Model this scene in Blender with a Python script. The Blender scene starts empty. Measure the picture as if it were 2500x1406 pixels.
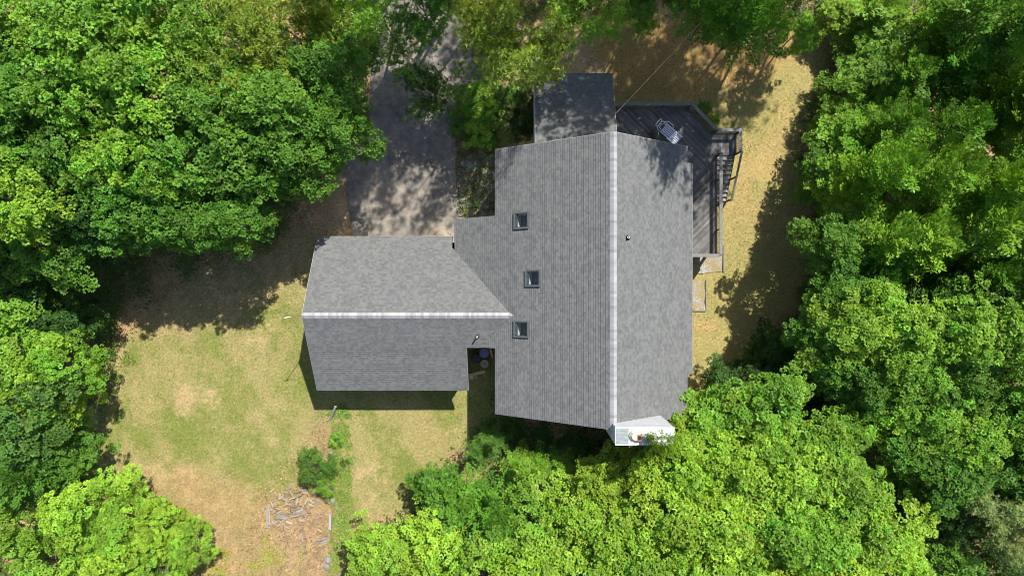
import bpy, bmesh, math, random
import numpy as np
from mathutils import Vector, Matrix, noise as mnoise

S = bpy.context.scene
C = S.collection
rad = math.radians
random.seed(7)
RNG = np.random.default_rng(11)

# ------------------------------------------------------------------ camera, light, exposure
HC, FPX = 44.0, 1667.0          # flying height in metres, focal length in photo pixels (24 mm lens)
cam_d = bpy.data.cameras.new('camera'); cam_d.sensor_width = 36.0; cam_d.lens = 36.0 * FPX / 2500.0
cam_d.clip_end = 2000.0
cam = bpy.data.objects.new('camera', cam_d); C.objects.link(cam)
cam.location = (0, 0, HC); cam.rotation_euler = (0, 0, 0)
S.camera = cam

SUNV = Vector((0.335, 0.51, 1.0)).normalized()      # towards the sun (north-east, high)
SUN_EL = math.asin(SUNV.z); SUN_AZ = math.atan2(SUNV.x, SUNV.y)
w = bpy.data.worlds.new('World'); S.world = w; w.use_nodes = True
wn = w.node_tree; bg = wn.nodes['Background']
sk = wn.nodes.new('ShaderNodeTexSky'); sk.sky_type = 'NISHITA'; sk.sun_disc = False
sk.sun_elevation = SUN_EL; sk.sun_rotation = SUN_AZ
wn.links.new(sk.outputs[0], bg.inputs[0]); bg.inputs[1].default_value = 0.10
sun_d = bpy.data.lights.new('sun', 'SUN'); sun_d.energy = 4.8; sun_d.angle = rad(0.55); sun_d.color = (1.0, 0.95, 0.86)
sun = bpy.data.objects.new('sun', sun_d); C.objects.link(sun)
sun.rotation_euler = SUNV.to_track_quat('Z', 'Y').to_euler(); sun.location = (10, 15, 40)
S.view_settings.view_transform = 'Standard'; S.view_settings.look = 'None'
S.view_settings.exposure = 0.80; S.view_settings.gamma = 1.0
try:
    S.cycles.filter_width = 1.05; S.cycles.max_bounces = 8; S.cycles.transparent_max_bounces = 8; S.cycles.sample_clamp_indirect = 6
except Exception: pass

def W(px, py, z=0.0):
    """world point that a photo pixel sees at height z"""
    k = (HC - z) / FPX
    return ((px - 1250.0) * k, (703.0 - py) * k, z)

# ------------------------------------------------------------------ object helpers
def link_mesh(name, me, mat=None, parent=None):
    o = bpy.data.objects.new(name, me); C.objects.link(o)
    if mat is not None and len(me.materials) == 0: me.materials.append(mat)
    if parent is not None: o.parent = parent
    return o
def tag(o, label=None, cat=None, group=None, kind=None):
    if label: o['label'] = label
    if cat: o['category'] = cat
    if group: o['group'] = group
    if kind: o['kind'] = kind
    return o
def thing(name, label, cat, loc=(0, 0, 0), rz=0.0, group=None):
    o = bpy.data.objects.new(name, None); C.objects.link(o)
    o.empty_display_size = 0.2
    o.location = loc; o.rotation_euler = (0, 0, rz)
    return tag(o, label, cat, group)

class MB:
    """collects simple shapes into one mesh"""
    def __init__(s): s.v = []; s.f = []; s.uv = {}; s.col = []
    def add(s, vs, fs):
        n = len(s.v); s.v += [tuple(p) for p in vs]; s.f += [tuple(i + n for i in f) for f in fs]
    def box(s, x0, x1, y0, y1, z0, z1):
        s.add([(x0,y0,z0),(x1,y0,z0),(x1,y1,z0),(x0,y1,z0),(x0,y0,z1),(x1,y0,z1),(x1,y1,z1),(x0,y1,z1)],
              [(3,2,1,0),(4,5,6,7),(0,1,5,4),(1,2,6,5),(2,3,7,6),(3,0,4,7)])
    def bar(s, a, b, wd, ht, up=(0,0,1)):
        a = Vector(a); b = Vector(b); d = (b - a).normalized(); up = Vector(up)
        if abs(d.dot(up)) > 0.98: up = Vector((0, 1, 0))
        r = d.cross(up).normalized() * wd * .5; u = r.cross(d).normalized() * ht * .5
        s.add([a-r-u, a+r-u, a+r+u, a-r+u, b-r-u, b+r-u, b+r+u, b-r+u],
              [(0,1,2,3),(7,6,5,4),(0,4,5,1),(1,5,6,2),(2,6,7,3),(3,7,4,0)])
    def tube(s, pts, r0, r1=None, n=8, cap=True):
        if r1 is None: r1 = r0
        pts = [Vector(p) for p in pts]; m = len(pts); base = len(s.v)
        for i, p in enumerate(pts):
            d = (pts[min(i+1, m-1)] - pts[max(i-1, 0)]).normalized()
            up = Vector((0, 0, 1)) if abs(d.z) < .9 else Vector((1, 0, 0))
            a = d.cross(up).normalized(); b = d.cross(a)
            r = r0 + (r1 - r0) * i / max(1, m - 1)
            for k in range(n):
                t = 2 * math.pi * k / n
                s.v.append(tuple(p + a * (r * math.cos(t)) + b * (r * math.sin(t))))
        for i in range(m - 1):
            for k in range(n):
                k2 = (k + 1) % n
                s.f.append((base+i*n+k, base+i*n+k2, base+(i+1)*n+k2, base+(i+1)*n+k))
        if cap:
            s.f.append(tuple(base + k for k in range(n))[::-1]); s.f.append(tuple(base + (m-1)*n + k for k in range(n)))
    def lathe(s, prof, c=(0, 0, 0), n=20):
        base = len(s.v)
        for r, z in prof:
            for k in range(n):
                t = 2 * math.pi * k / n
                s.v.append((c[0] + r * math.cos(t), c[1] + r * math.sin(t), c[2] + z))
        for i in range(len(prof) - 1):
            for k in range(n):
                k2 = (k + 1) % n
                s.f.append((base+i*n+k, base+i*n+k2, base+(i+1)*n+k2, base+(i+1)*n+k))
        s.f.append(tuple(base + k for k in range(n))[::-1]); s.f.append(tuple(base + (len(prof)-1)*n + k for k in range(n)))
    def prism(s, poly, z0, z1):
        n = len(poly); b = len(s.v)
        s.v += [(p[0], p[1], z0) for p in poly] + [(p[0], p[1], z1) for p in poly]
        s.f.append(tuple(b + i for i in range(n))[::-1]); s.f.append(tuple(b + n + i for i in range(n)))
        for i in range(n):
            j = (i + 1) % n; s.f.append((b+i, b+j, b+n+j, b+n+i))
    def mesh(s, name, smooth=False, bevel=0.0, recalc=True):
        me = bpy.data.meshes.new(name); me.from_pydata(s.v, [], s.f); me.update()
        if recalc or bevel:
            bm = bmesh.new(); bm.from_mesh(me)
            bmesh.ops.recalc_face_normals(bm, faces=bm.faces)
            if bevel:
                ed = [e for e in bm.edges if len(e.link_faces) == 2 and e.calc_face_angle(0) > .6]
                bmesh.ops.bevel(bm, geom=ed, offset=bevel, segments=2, affect='EDGES', profile=.6)
            bm.to_mesh(me); bm.free()
        if smooth: me.polygons.foreach_set('use_smooth', [True] * len(me.polygons))
        return me
    def build(s, name, mat, parent=None, smooth=False, bevel=0.0):
        return link_mesh(name, s.mesh(name, smooth, bevel), mat, parent)

# ------------------------------------------------------------------ material helpers
def new_mat(name):
    m = bpy.data.materials.new(name); m.use_nodes = True
    nt = m.node_tree; b = nt.nodes['Principled BSDF']
    return m, nt, b
def nd(nt, typ, **kw):
    n = nt.nodes.new(typ)
    for k, v in kw.items():
        if k.startswith('i_'): n.inputs[int(k[2:])].default_value = v
        else: setattr(n, k, v)
    return n
def mixrgb(nt, fac, a, b, mode='MIX'):
    n = nt.nodes.new('ShaderNodeMix'); n.data_type = 'RGBA'; n.blend_type = mode
    for sock, val in ((0, fac), (6, a), (7, b)):
        if hasattr(val, 'links') or isinstance(val, bpy.types.NodeSocket): nt.links.new(val, n.inputs[sock])
        elif sock == 0: n.inputs[0].default_value = val
        else: n.inputs[sock].default_value = (*val, 1) if len(val) == 3 else val
    return n.outputs[2]
def math_(nt, op, a, b=None, c=None):
    n = nt.nodes.new('ShaderNodeMath'); n.operation = op
    for i, v in enumerate((a, b, c)):
        if v is None: continue
        if isinstance(v, bpy.types.NodeSocket): nt.links.new(v, n.inputs[i])
        else: n.inputs[i].default_value = v
    return n.outputs[0]
def ramp(nt, fac, stops, interp='LINEAR'):
    n = nt.nodes.new('ShaderNodeValToRGB'); n.color_ramp.interpolation = interp
    e = n.color_ramp.elements
    while len(e) < len(stops): e.new(0.5)
    for i, (p, c) in enumerate(stops):
        e[i].position = p; e[i].color = (*c, 1) if len(c) == 3 else c
    nt.links.new(fac, n.inputs[0]); return n.outputs[0]
def coords(nt, which='Object', scale=(1, 1, 1)):
    t = nt.nodes.new('ShaderNodeTexCoord'); m = nt.nodes.new('ShaderNodeMapping')
    m.inputs['Scale'].default_value = scale
    nt.links.new(t.outputs[which], m.inputs[0]); return m.outputs[0]
def noise_(nt, vec, scale, detail=4, rough=.55):
    n = nt.nodes.new('ShaderNodeTexNoise'); n.inputs['Scale'].default_value = scale
    n.inputs['Detail'].default_value = detail; n.inputs['Roughness'].default_value = rough
    nt.links.new(vec, n.inputs['Vector']); return n.outputs['Fac']
def bump_(nt, h, b, strength=.4, dist=.01):
    n = nt.nodes.new('ShaderNodeBump'); n.inputs['Strength'].default_value = strength; n.inputs['Distance'].default_value = dist
    nt.links.new(h, n.inputs['Height']); nt.links.new(n.outputs[0], b.inputs['Normal'])

def grained(name, c1, c2, scale=6, rough=.8, stretch=(1, 1, 1), bump=.3, metallic=0.0, rnd=0.0, dist=.006):
    m, nt, b = new_mat(name)
    v = coords(nt, 'Object', stretch)
    f = noise_(nt, v, scale, 6)
    col = ramp(nt, f, [(.3, c1), (.7, c2)])
    if rnd:
        oi = nt.nodes.new('ShaderNodeObjectInfo')
        k = math_(nt, 'MULTIPLY_ADD', oi.outputs['Random'], 2 * rnd, 1 - rnd)
        cmb = nt.nodes.new('ShaderNodeCombineXYZ')
        for i in range(3): nt.links.new(k, cmb.inputs[i])
        col = mixrgb(nt, 1.0, col, cmb.outputs[0], 'MULTIPLY')
    nt.links.new(col, b.inputs['Base Color']); b.inputs['Roughness'].default_value = rough; b.inputs['Metallic'].default_value = metallic
    if bump: bump_(nt, f, b, bump, dist)
    return m

def shingle_mat(name, dark, light, warm):
    """asphalt shingles: every tab its own tone (u along the course, v down the slope, in metres)"""
    m, nt, b = new_mat(name)
    uv = nt.nodes.new('ShaderNodeUVMap'); uv.uv_map = 'UVMap'
    sp = nt.nodes.new('ShaderNodeSeparateXYZ'); nt.links.new(uv.outputs[0], sp.inputs[0])
    row = math_(nt, 'FLOOR', math_(nt, 'DIVIDE', sp.outputs[1], 0.14))
    def tabs(width, seed):
        wr = nt.nodes.new('ShaderNodeTexWhiteNoise'); wr.noise_dimensions = '2D'
        cx = nt.nodes.new('ShaderNodeCombineXYZ'); nt.links.new(row, cx.inputs[0]); cx.inputs[1].default_value = seed
        nt.links.new(cx.outputs[0], wr.inputs['Vector'])
        u = math_(nt, 'ADD', math_(nt, 'DIVIDE', sp.outputs[0], width), math_(nt, 'MULTIPLY', wr.outputs[0], 17.3))
        cell = math_(nt, 'FLOOR', u)
        c2 = nt.nodes.new('ShaderNodeCombineXYZ'); nt.links.new(cell, c2.inputs[0]); nt.links.new(row, c2.inputs[1]); c2.inputs[2].default_value = seed
        w2 = nt.nodes.new('ShaderNodeTexWhiteNoise'); nt.links.new(c2.outputs[0], w2.inputs['Vector'])
        return w2.outputs[0]
    t1 = tabs(.22, 1.3); t2 = tabs(.13, 5.1); t3 = tabs(.18, 9.7)
    v = math_(nt, 'ADD', math_(nt, 'MULTIPLY', t1, .55), math_(nt, 'MULTIPLY', t2, .45))
    big = noise_(nt, coords(nt, 'Object'), .35, 3)
    v = math_(nt, 'ADD', v, math_(nt, 'MULTIPLY_ADD', big, .16, -.08))
    col = ramp(nt, v, [(.2, dark), (.5, tuple((a + c) / 2 for a, c in zip(dark, light))), (.8, light)])
    col = mixrgb(nt, ramp(nt, t3, [(.86, (0, 0, 0)), (.9, (.55, .55, .55))]), col, warm)
    gr = noise_(nt, coords(nt, 'Object'), 90, 3, .7)
    col = mixrgb(nt, 1.0, col, ramp(nt, gr, [(.3, (.78, .78, .78)), (.7, (1.16, 1.16, 1.16))]), 'MULTIPLY')
    st = noise_(nt, coords(nt, 'Object', (1.1, 1.1, 1.1)), 1.4, 5)
    col = mixrgb(nt, 1.0, col, ramp(nt, st, [(.35, (.95, .955, .965)), (.7, (1.04, 1.035, 1.02))]), 'MULTIPLY')
    nt.links.new(col, b.inputs['Base Color']); b.inputs['Roughness'].default_value = .92
    b.inputs['Specular IOR Level'].default_value = .25
    bump_(nt, gr, b, .5, .004)
    return m

M = {}
M['shingle'] = shingle_mat('roof_shingles', (.103, .107, .109), (.142, .146, .148), (.16, .162, .145))
M['cap'] = None
def cap_mat():
    m, nt, b = new_mat('ridge_cap_shingles')
    oi = nt.nodes.new('ShaderNodeAttribute'); oi.attribute_name = 'tint'
    gr = noise_(nt, coords(nt, 'Object'), 80, 3)
    col = mixrgb(nt, 1.0, oi.outputs['Color'], ramp(nt, gr, [(.3, (.93, .93, .93)), (.7, (1.05, 1.05, 1.05))]), 'MULTIPLY')
    nt.links.new(col, b.inputs['Base Color']); b.inputs['Roughness'].default_value = .85
    return m
M['cap'] = cap_mat()
M['siding'] = grained('pale_siding', (.60, .60, .61), (.70, .70, .71), 3, .6, (1, 1, 8), .1)
M['white_metal'] = grained('white_painted_metal', (.42, .43, .46), (.52, .53, .56), 5, .45, (1, 1, 1), .05)
M['grey_metal'] = grained('weathered_zinc', (.15, .185, .19), (.27, .31, .315), 5, .5, (1, 3, 1), .15)
M['green_metal'] = grained('dull_green_sheet_metal', (.24, .28, .24), (.34, .38, .33), 4, .5, (4, 1, 1), .1)
M['clay'] = grained('fired_clay', (.26, .10, .05), (.36, .15, .08), 9, .8)
M['pot'] = grained('buff_clay', (.45, .36, .27), (.60, .52, .42), 7, .8)
M['hole_shade'] = grained('hole_shade', (.01, .008, .007), (.03, .02, .015), 8, .95)  # near-black colour stands in for the shade inside the pipes and flue
M['frame'] = grained('dark_bronze_frame', (.045, .047, .05), (.08, .08, .085), 8, .4, bump=.05)
M['white'] = grained('white_paint', (.60, .60, .59), (.70, .70, .69), 8, .55, bump=.05)
M['sash'] = grained('grey_aluminium_sash', (.075, .08, .085), (.12, .125, .13), 8, .4, bump=.05)
M['rubber'] = grained('black_rubber', (.015, .015, .015), (.03, .03, .03), 8, .6, bump=.05)
M['room'] = grained('room_floor', (.06, .055, .03), (.13, .11, .06), 7, .7, bump=0)
M['fascia'] = grained('grey_trim_board', (.24, .24, .25), (.31, .31, .315), 4, .6, bump=.05)
M['copper'] = grained('copper_pipe', (.55, .26, .16), (.65, .33, .2), 6, .4, metallic=.5, bump=0)
M['deck'] = grained('weathered_deck_board', (.13, .125, .12), (.30, .29, .275), 3.2, .85, (1, 1, 1), .3)
M['rail'] = grained('weathered_grey_railing', (.115, .115, .112), (.185, .18, .172), 4, .8, (2, 2, 2), .2)
M['rail_dark'] = grained('dark_baluster_wood', (.06, .058, .055), (.11, .105, .10), 4, .8, (2, 2, 2), .2)
M['new_wood'] = grained('new_yellow_pine', (.50, .34, .13), (.62, .45, .2), 3, .75, (12, 1, 1), .1)
M['split_wood'] = grained('split_firewood', (.17, .13, .085), (.34, .27, .19), 5, .85, (2, 8, 8), .3, rnd=.35)
M['grey_wood'] = grained('silvered_plank', (.20, .185, .165), (.33, .31, .285), 4, .85, (2, 8, 8), .3, rnd=.2)
M['bark'] = grained('tree_bark', (.10, .08, .06), (.24, .20, .16), 5, .95, (4, 4, 1), .6, dist=.03)
M['pale_bark'] = grained('pale_bark', (.30, .27, .23), (.58, .55, .50), 4, .9, (4, 4, 1), .4, dist=.02)
M['stone'] = grained('grey_stone', (.16, .155, .15), (.28, .27, .26), 6, .9, bump=.5, dist=.02)
M['flag'] = grained('flagstone', (.12, .125, .115), (.24, .24, .22), 3, .85, bump=.4, dist=.01, rnd=.1)
M['blue_lid'] = grained('blue_grey_plastic', (.13, .14, .30), (.17, .18, .36), 6, .5, bump=.05)
M['black_plastic'] = grained('black_plastic', (.02, .022, .024), (.035, .036, .04), 6, .5, bump=.05)
M['tan_plastic'] = grained('tan_stoneware', (.30, .24, .19), (.38, .31, .25), 6, .7, bump=.1)
M['steel'] = grained('white_tube', (.78, .80, .84), (.86, .87, .9), 8, .35, bump=0)
M['twig'] = grained('dry_twigs', (.34, .23, .14), (.58, .44, .30), 8, .9)
M['edging'] = grained('pale_concrete_edging', (.15, .138, .11), (.22, .205, .17), 9, .9, bump=.3)

def striped():
    m, nt, b = new_mat('striped_sling')
    t = nt.nodes.new('ShaderNodeTexCoord'); sp = nt.nodes.new('ShaderNodeSeparateXYZ'); nt.links.new(t.outputs['Object'], sp.inputs[0])
    f = math_(nt, 'FRACT', math_(nt, 'MULTIPLY', sp.outputs[1], 9.2))
    col = ramp(nt, f, [(0, (.62, .64, .80)), (.62, (.62, .64, .80)), (.66, (.025, .026, .04)), (.95, (.025, .026, .04))], 'CONSTANT')
    nt.links.new(col, b.inputs['Base Color']); b.inputs['Roughness'].default_value = .8
    return m
M['sling'] = striped()

def glass_mat():
    m, nt, b = new_mat('skylight_glass')
    out = nt.nodes['Material Output']
    tr = nt.nodes.new('ShaderNodeBsdfTransparent'); tr.inputs[0].default_value = (.80, .90, .86, 1)
    gl = nt.nodes.new('ShaderNodeBsdfGlossy'); gl.inputs['Roughness'].default_value = .03
    mx = nt.nodes.new('ShaderNodeMixShader')
    mx.inputs[0].default_value = .06; nt.links.new(tr.outputs[0], mx.inputs[1]); nt.links.new(gl.outputs[0], mx.inputs[2])
    nt.links.new(mx.outputs[0], out.inputs[0]); return m
M['glass'] = glass_mat()

def leaf_mat(name, trans=.40):
    m, nt, b = new_mat(name)
    out = nt.nodes['Material Output']
    at = nt.nodes.new('ShaderNodeAttribute'); at.attribute_name = 'tint'
    oi = nt.nodes.new('ShaderNodeObjectInfo')
    col = mixrgb(nt, 1.0, at.outputs['Color'], oi.outputs['Color'], 'MULTIPLY')
    nt.links.new(col, b.inputs['Base Color']); b.inputs['Roughness'].default_value = .5
    b.inputs['Specular IOR Level'].default_value = .35
    tl = nt.nodes.new('ShaderNodeBsdfTranslucent')
    c2 = mixrgb(nt, 1.0, col, (1.15, 1.1, .6), 'MULTIPLY'); nt.links.new(c2, tl.inputs[0])
    mx = nt.nodes.new('ShaderNodeMixShader'); mx.inputs[0].default_value = trans
    nt.links.new(b.outputs[0], mx.inputs[1]); nt.links.new(tl.outputs[0], mx.inputs[2])
    nt.links.new(mx.outputs[0], out.inputs[0]); return m
M['leaf'] = leaf_mat('tree_leaf')
M['blade'] = leaf_mat('grass_blade', .25)

# ------------------------------------------------------------------ numpy helpers: noise, polygons, leaf quads
def vnoise(x, y, seed=0):
    """smooth value noise in [0,1]"""
    xi = np.floor(x).astype(np.int64); yi = np.floor(y).astype(np.int64)
    fx = x - xi; fy = y - yi
    fx = fx * fx * (3 - 2 * fx); fy = fy * fy * (3 - 2 * fy)
    def h(a, b):
        n = (a * 374761393 + b * 668265263 + seed * 974711) & 0x7fffffff
        n = ((n ^ (n >> 13)) * 1274126177) & 0x7fffffff
        n = n ^ (n >> 16)
        return (n & 0xffff) / 65535.0
    return (h(xi, yi) * (1-fx) + h(xi+1, yi) * fx) * (1-fy) + (h(xi, yi+1) * (1-fx) + h(xi+1, yi+1) * fx) * fy
def fbm(x, y, seed=0, octv=4):
    a, s, t = .5, 0, 0
    for i in range(octv):
        s = s + a * vnoise(x, y, seed + i * 17); t += a; a *= .5; x = x * 2.03; y = y * 2.03
    return s / t
def inpoly(x, y, poly):
    r = np.zeros(x.shape, bool); n = len(poly)
    for i in range(n):
        x0, y0 = poly[i]; x1, y1 = poly[(i + 1) % n]
        if y0 == y1: continue
        c = ((y0 > y) != (y1 > y)) & (x < (x1 - x0) * (y - y0) / (y1 - y0) + x0)
        r ^= c
    return r
def gp(*pts): return [W(a, b)[:2] for a, b in pts]
def soft(x, y, poly, width=.5, seed=3, warp=.6):
    """soft, wobbly mask of a ground polygon"""
    wx = x + (fbm(x * .7, y * .7, seed) - .5) * 2 * warp; wy = y + (fbm(x * .7, y * .7, seed + 50) - .5) * 2 * warp
    acc = np.zeros(x.shape)
    for a in range(8):
        t = a * math.pi / 4
        for q in (.45, 1.0):
            acc += inpoly(wx + width * q * math.cos(t), wy + width * q * math.sin(t), poly)
    return acc / 16.0
def unit(a): return a / np.maximum(1e-9, np.linalg.norm(a, axis=-1, keepdims=True))

def quads_mesh(name, P, D, N, L, Wd, col, fold=.12):
    """leaf-shaped quads: base P, direction D, normal N, length L, width Wd, colour per leaf"""
    D = unit(D); Sd = unit(np.cross(D, N)); Nn = np.cross(Sd, D)
    L = np.asarray(L).reshape(-1, 1); Wd = np.asarray(Wd).reshape(-1, 1)
    v0 = P; v2 = P + D * L
    mid = P + D * L * .45
    v1 = mid + Sd * Wd * .5 + Nn * Wd * fold; v3 = mid - Sd * Wd * .5 + Nn * Wd * fold
    V = np.stack([v0, v1, v2, v3], 1).reshape(-1, 3).astype(np.float32)
    n = len(P)
    me = bpy.data.meshes.new(name)
    me.vertices.add(4 * n); me.vertices.foreach_set('co', V.ravel())
    me.loops.add(4 * n); me.loops.foreach_set('vertex_index', np.arange(4 * n, dtype=np.int32))
    me.polygons.add(n); me.polygons.foreach_set('loop_start', np.arange(0, 4 * n, 4, dtype=np.int32))
    me.polygons.foreach_set('loop_total', np.full(n, 4, dtype=np.int32))
    at = me.attributes.new('tint', 'FLOAT_COLOR', 'POINT')
    cc = np.ones((n, 4, 4), np.float32); cc[:, :, :3] = np.clip(col, 0, 4)[:, None, :]
    at.data.foreach_set('color', cc.ravel())
    me.update(calc_edges=True); me.validate()
    return me

# ================================================================== THE SETTING
LAWN = gp((285,850),(255,930),(205,1010),(185,1110),(240,1200),(300,1225),(340,1290),(480,1300),(560,1340),(560,1460),(830,1460),(880,1300),(990,1250),(1050,1150),(1140,1085),(1215,1010),(1215,840),(1130,700),(800,560),(760,560),(640,610),(520,650),(400,730),(330,800))
EAST = gp((1480,330),(1490,190),(1430,60),(1500,20),(1700,30),(1960,70),(2025,80),(2025,190),(1965,270),(1945,380),(1985,480),(1975,640),(1935,740),(1870,850),(1760,930),(1690,945),(1650,960),(1650,330))
SIDE = gp((780,480),(840,375),(905,330),(910,60),(1480,40),(1490,200),(1300,200),(1300,360),(1210,360),(1210,600),(780,600))
DRIVE = gp((900,-30),(905,180),(906,320),(880,352),(838,388),(846,450),(853,520),(862,600),(1125,600),(1118,480),(1113,385),(1112,330),(1106,250),(1150,215),(1205,180),(1208,120),(1170,60),(1100,20),(1060,-30))

def gz(x, y):
    z = (fbm(x * .35, y * .35, 5) - .5) * .10 + (fbm(x * 2.2, y * 2.2, 9, 2) - .5) * .035
    return np.minimum(z - soft(x, y, DRIVE, .5, 3, .1) * .06, .06)
def lawn_green(x, y):
    n1 = fbm(x * .32, y * .32, 61); n2 = fbm(x * 1.1, y * 1.1, 71); n3 = fbm(x * 3.3, y * 3.3, 81)
    n4 = fbm(x * .8 + .5 * y, y * .22, 64); n5 = fbm(x * 6, y * 6, 66, 2)
    s = .25 * n1 + .20 * n2 + .18 * n3 + .25 * n4 + .12 * n5
    for (px, py, r, k) in ((480,1000,95,.07),(330,1060,80,.05),(600,1100,60,.05),(960,1190,70,.05),(500,860,120,.02),(1000,1080,90,.03)):
        a, b, _ = W(px, py); s = s + k * np.exp(-((x - a) ** 2 + (y - b) ** 2) / (r * .0264) ** 2)
    return np.clip((s - .455) * 8, 0, 1)
def lawn_bare(x, y):
    s = .5 * fbm(x * .5 + 9, y * .5, 91) + .3 * fbm(x * 3.3, y * 3.3, 81) + .2 * fbm(x * 1.3, y * 1.3, 93)
    for (px, py, rx, ry, k) in ((450,985,26,50,.17),(470,1155,45,36,.20),(400,1180,70,30,.10),(645,965,30,25,.10),(600,1020,40,18,.08),(420,690,30,20,.08),(930,1010,30,20,.08)):
        a, b, _ = W(px, py); s = s + k * np.exp(-(((x - a) / (rx * .0264)) ** 2 + ((y - b) / (ry * .0264)) ** 2))
    return np.clip((s - .555) * 7, 0, 1)
def build_ground():
    fx = np.arange(-39, 39.01, .16); fy = np.arange(-24, 24.01, .16)
    ox = np.array([-600, -300, -150, -90, -60, -48]); oy = np.array([-600, -300, -150, -80, -50, -34])
    xs = np.concatenate([ox, fx, -ox[::-1]]); ys = np.concatenate([oy, fy, -oy[::-1]])
    X, Y = np.meshgrid(xs, ys); x = X.ravel(); y = Y.ravel()
    z = gz(x, y)
    lawn = soft(x, y, LAWN, .5, 21, .7); east = soft(x, y, EAST, .4, 31, .6); side = soft(x, y, SIDE, .4, 41, .5)
    n1 = fbm(x * .32, y * .32, 61); n2 = fbm(x * 1.1, y * 1.1, 71); n3 = fbm(x * 3.3, y * 3.3, 81)
    def c(*a): return np.array(a)[None, :]
    litter = c(.34, .225, .135) * (0.6 + .8 * n2[:, None]) 
    litter = litter * (1 - .5 * np.clip((n3 - .55) * 4, 0, 1)[:, None]) + c(.30, .19, .11) * .5 * np.clip((n3 - .55) * 4, 0, 1)[:, None]
    tan = c(.262, .228, .104); green = c(.14, .17, .04); sand = c(.36, .265, .155); earth = c(.30, .17, .075)
    # front lawn: dry straw with streaks of green, bare sandy spots
    g = lawn_green(x, y)[:, None] * .85
    lw = tan * (1 - g) + green * g
    bare = lawn_bare(x, y)[:, None]
    lw = lw * (1 - .75 * bare) + sand * .75 * bare
    dirt = soft(x, y, gp((440,640),(620,560),(790,440),(850,400),(860,580),(760,590),(730,680),(600,760),(420,830),(330,820)), .8, 19, 1.0)[:, None]
    lw = lw * (1 - .6 * dirt) + c(.33, .235, .14) * (.6 + .8 * n3[:, None]) * .6 * dirt
    south = soft(x, y, gp((200,1130),(640,1180),(830,1180),(830,1420),(480,1420),(180,1180)), 1.2, 15, 1.2)[:, None]
    lw = lw * (1 - .7 * south) + (c(.30, .20, .11) * (0.7 + .6 * n3[:, None])) * .7 * south
    red = soft(x, y, gp((755,1020),(808,1000),(808,1400),(690,1400),(680,1230),(770,1180),(750,1100)), 1.0, 16, 1.0)[:, None]
    lw = lw * (1 - .8 * red) + (c(.27, .182, .115) * (.6 + .8 * n3[:, None])) * .8 * red
    # east yard: straw and bare earth
    ge = np.clip((.5 * n1 + .5 * n2 - .52) * 4, 0, 1)[:, None] * .45
    ew = c(.275, .235, .10) * (1 - ge) + c(.25, .235, .05) * ge
    es = np.clip((fbm(x * .8, y * .8, 95) - .5) * 5, 0, 1)[:, None]
    ew = ew * (1 - .5 * es) + c(.37, .25, .125) * .5 * es
    nth = soft(x, y, gp((1430,30),(1960,80),(1850,200),(1700,250),(1500,250),(1420,200)), 1.0, 17, .8)[:, None]
    ew = ew * (1 - .7 * nth) + earth * (.75 + .5 * n2[:, None]) * .7 * nth
    sw = c(.33, .235, .15) * (.65 + .7 * n2[:, None])
    col = litter
    for mk, cc in ((side, sw), (lawn, lw), (east, ew)):
        col = col * (1 - mk[:, None]) + cc * mk[:, None]
    pale = soft(x, y, gp((195,1000),(290,840),(300,850),(250,960),(225,1080),(205,1150),(180,1110)), .4, 18, .5)[:, None]
    col = col * (1 - .7 * pale) + c(.42, .30, .20) * .7 * pale
    col = col * (.86 + .28 * n3[:, None])
    ny, nx = X.shape
    idx = np.arange(nx * ny).reshape(ny, nx)
    F = np.stack([idx[:-1, :-1], idx[:-1, 1:], idx[1:, 1:], idx[1:, :-1]], -1).reshape(-1, 4)
    me = bpy.data.meshes.new('ground')
    me.vertices.add(len(x)); me.vertices.foreach_set('co', np.stack([x, y, z], 1).astype(np.float32).ravel())
    me.loops.add(F.size); me.loops.foreach_set('vertex_index', F.astype(np.int32).ravel())
    me.polygons.add(len(F)); me.polygons.foreach_set('loop_start', np.arange(0, F.size, 4, dtype=np.int32))
    me.polygons.foreach_set('loop_total', np.full(len(F), 4, np.int32))
    at = me.attributes.new('soil', 'FLOAT_COLOR', 'POINT')
    cc = np.ones((len(x), 4), np.float32); cc[:, :3] = np.clip(col, 0, 1); at.data.foreach_set('color', cc.ravel())
    me.update(calc_edges=True)
    m, nt, b = new_mat('dry_ground')
    a = nt.nodes.new('ShaderNodeAttribute'); a.attribute_name = 'soil'
    v = coords(nt, 'Object')
    f1 = noise_(nt, v, 7, 6, .7); f2 = noise_(nt, v, 26, 4, .7)
    col = mixrgb(nt, 1.0, a.outputs['Color'], ramp(nt, f1, [(.3, (.55, .6, .52)), (.7, (1.35, 1.3, 1.26))]), 'MULTIPLY')
    col = mixrgb(nt, 1.0, col, ramp(nt, f2, [(.32, (.6, .62, .58)), (.68, (1.32, 1.3, 1.25))]), 'MULTIPLY')
    nt.links.new(col, b.inputs['Base Color']); b.inputs['Roughness'].default_value = 1.0; b.inputs['Specular IOR Level'].default_value = .1
    bump_(nt, f2, b, .7, .03)
    o = link_mesh('ground', me, m); tag(o, kind='structure')
build_ground()

def flat_sheet(name, poly, z, mat, thick=.03, jitter=0.0, step=.4, seed=1):
    """irregular-edged slab lying on the ground"""
    pts = []
    n = len(poly)
    for i in range(n):
        a = Vector(poly[i]); b_ = Vector(poly[(i + 1) % n]); k = max(1, int((b_ - a).length / step))
        for j in range(k):
            p = a.lerp(b_, j / k)
            pts.append((p.x + (mnoise.noise((p.x * 1.7, p.y * 1.7, seed)) * jitter), p.y + mnoise.noise((p.x * 1.7, p.y * 1.7, seed + 7)) * jitter))
    mb = MB(); mb.prism(pts, z - thick, z); o = mb.build(name, mat)
    return tag(o, kind='structure')

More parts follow.
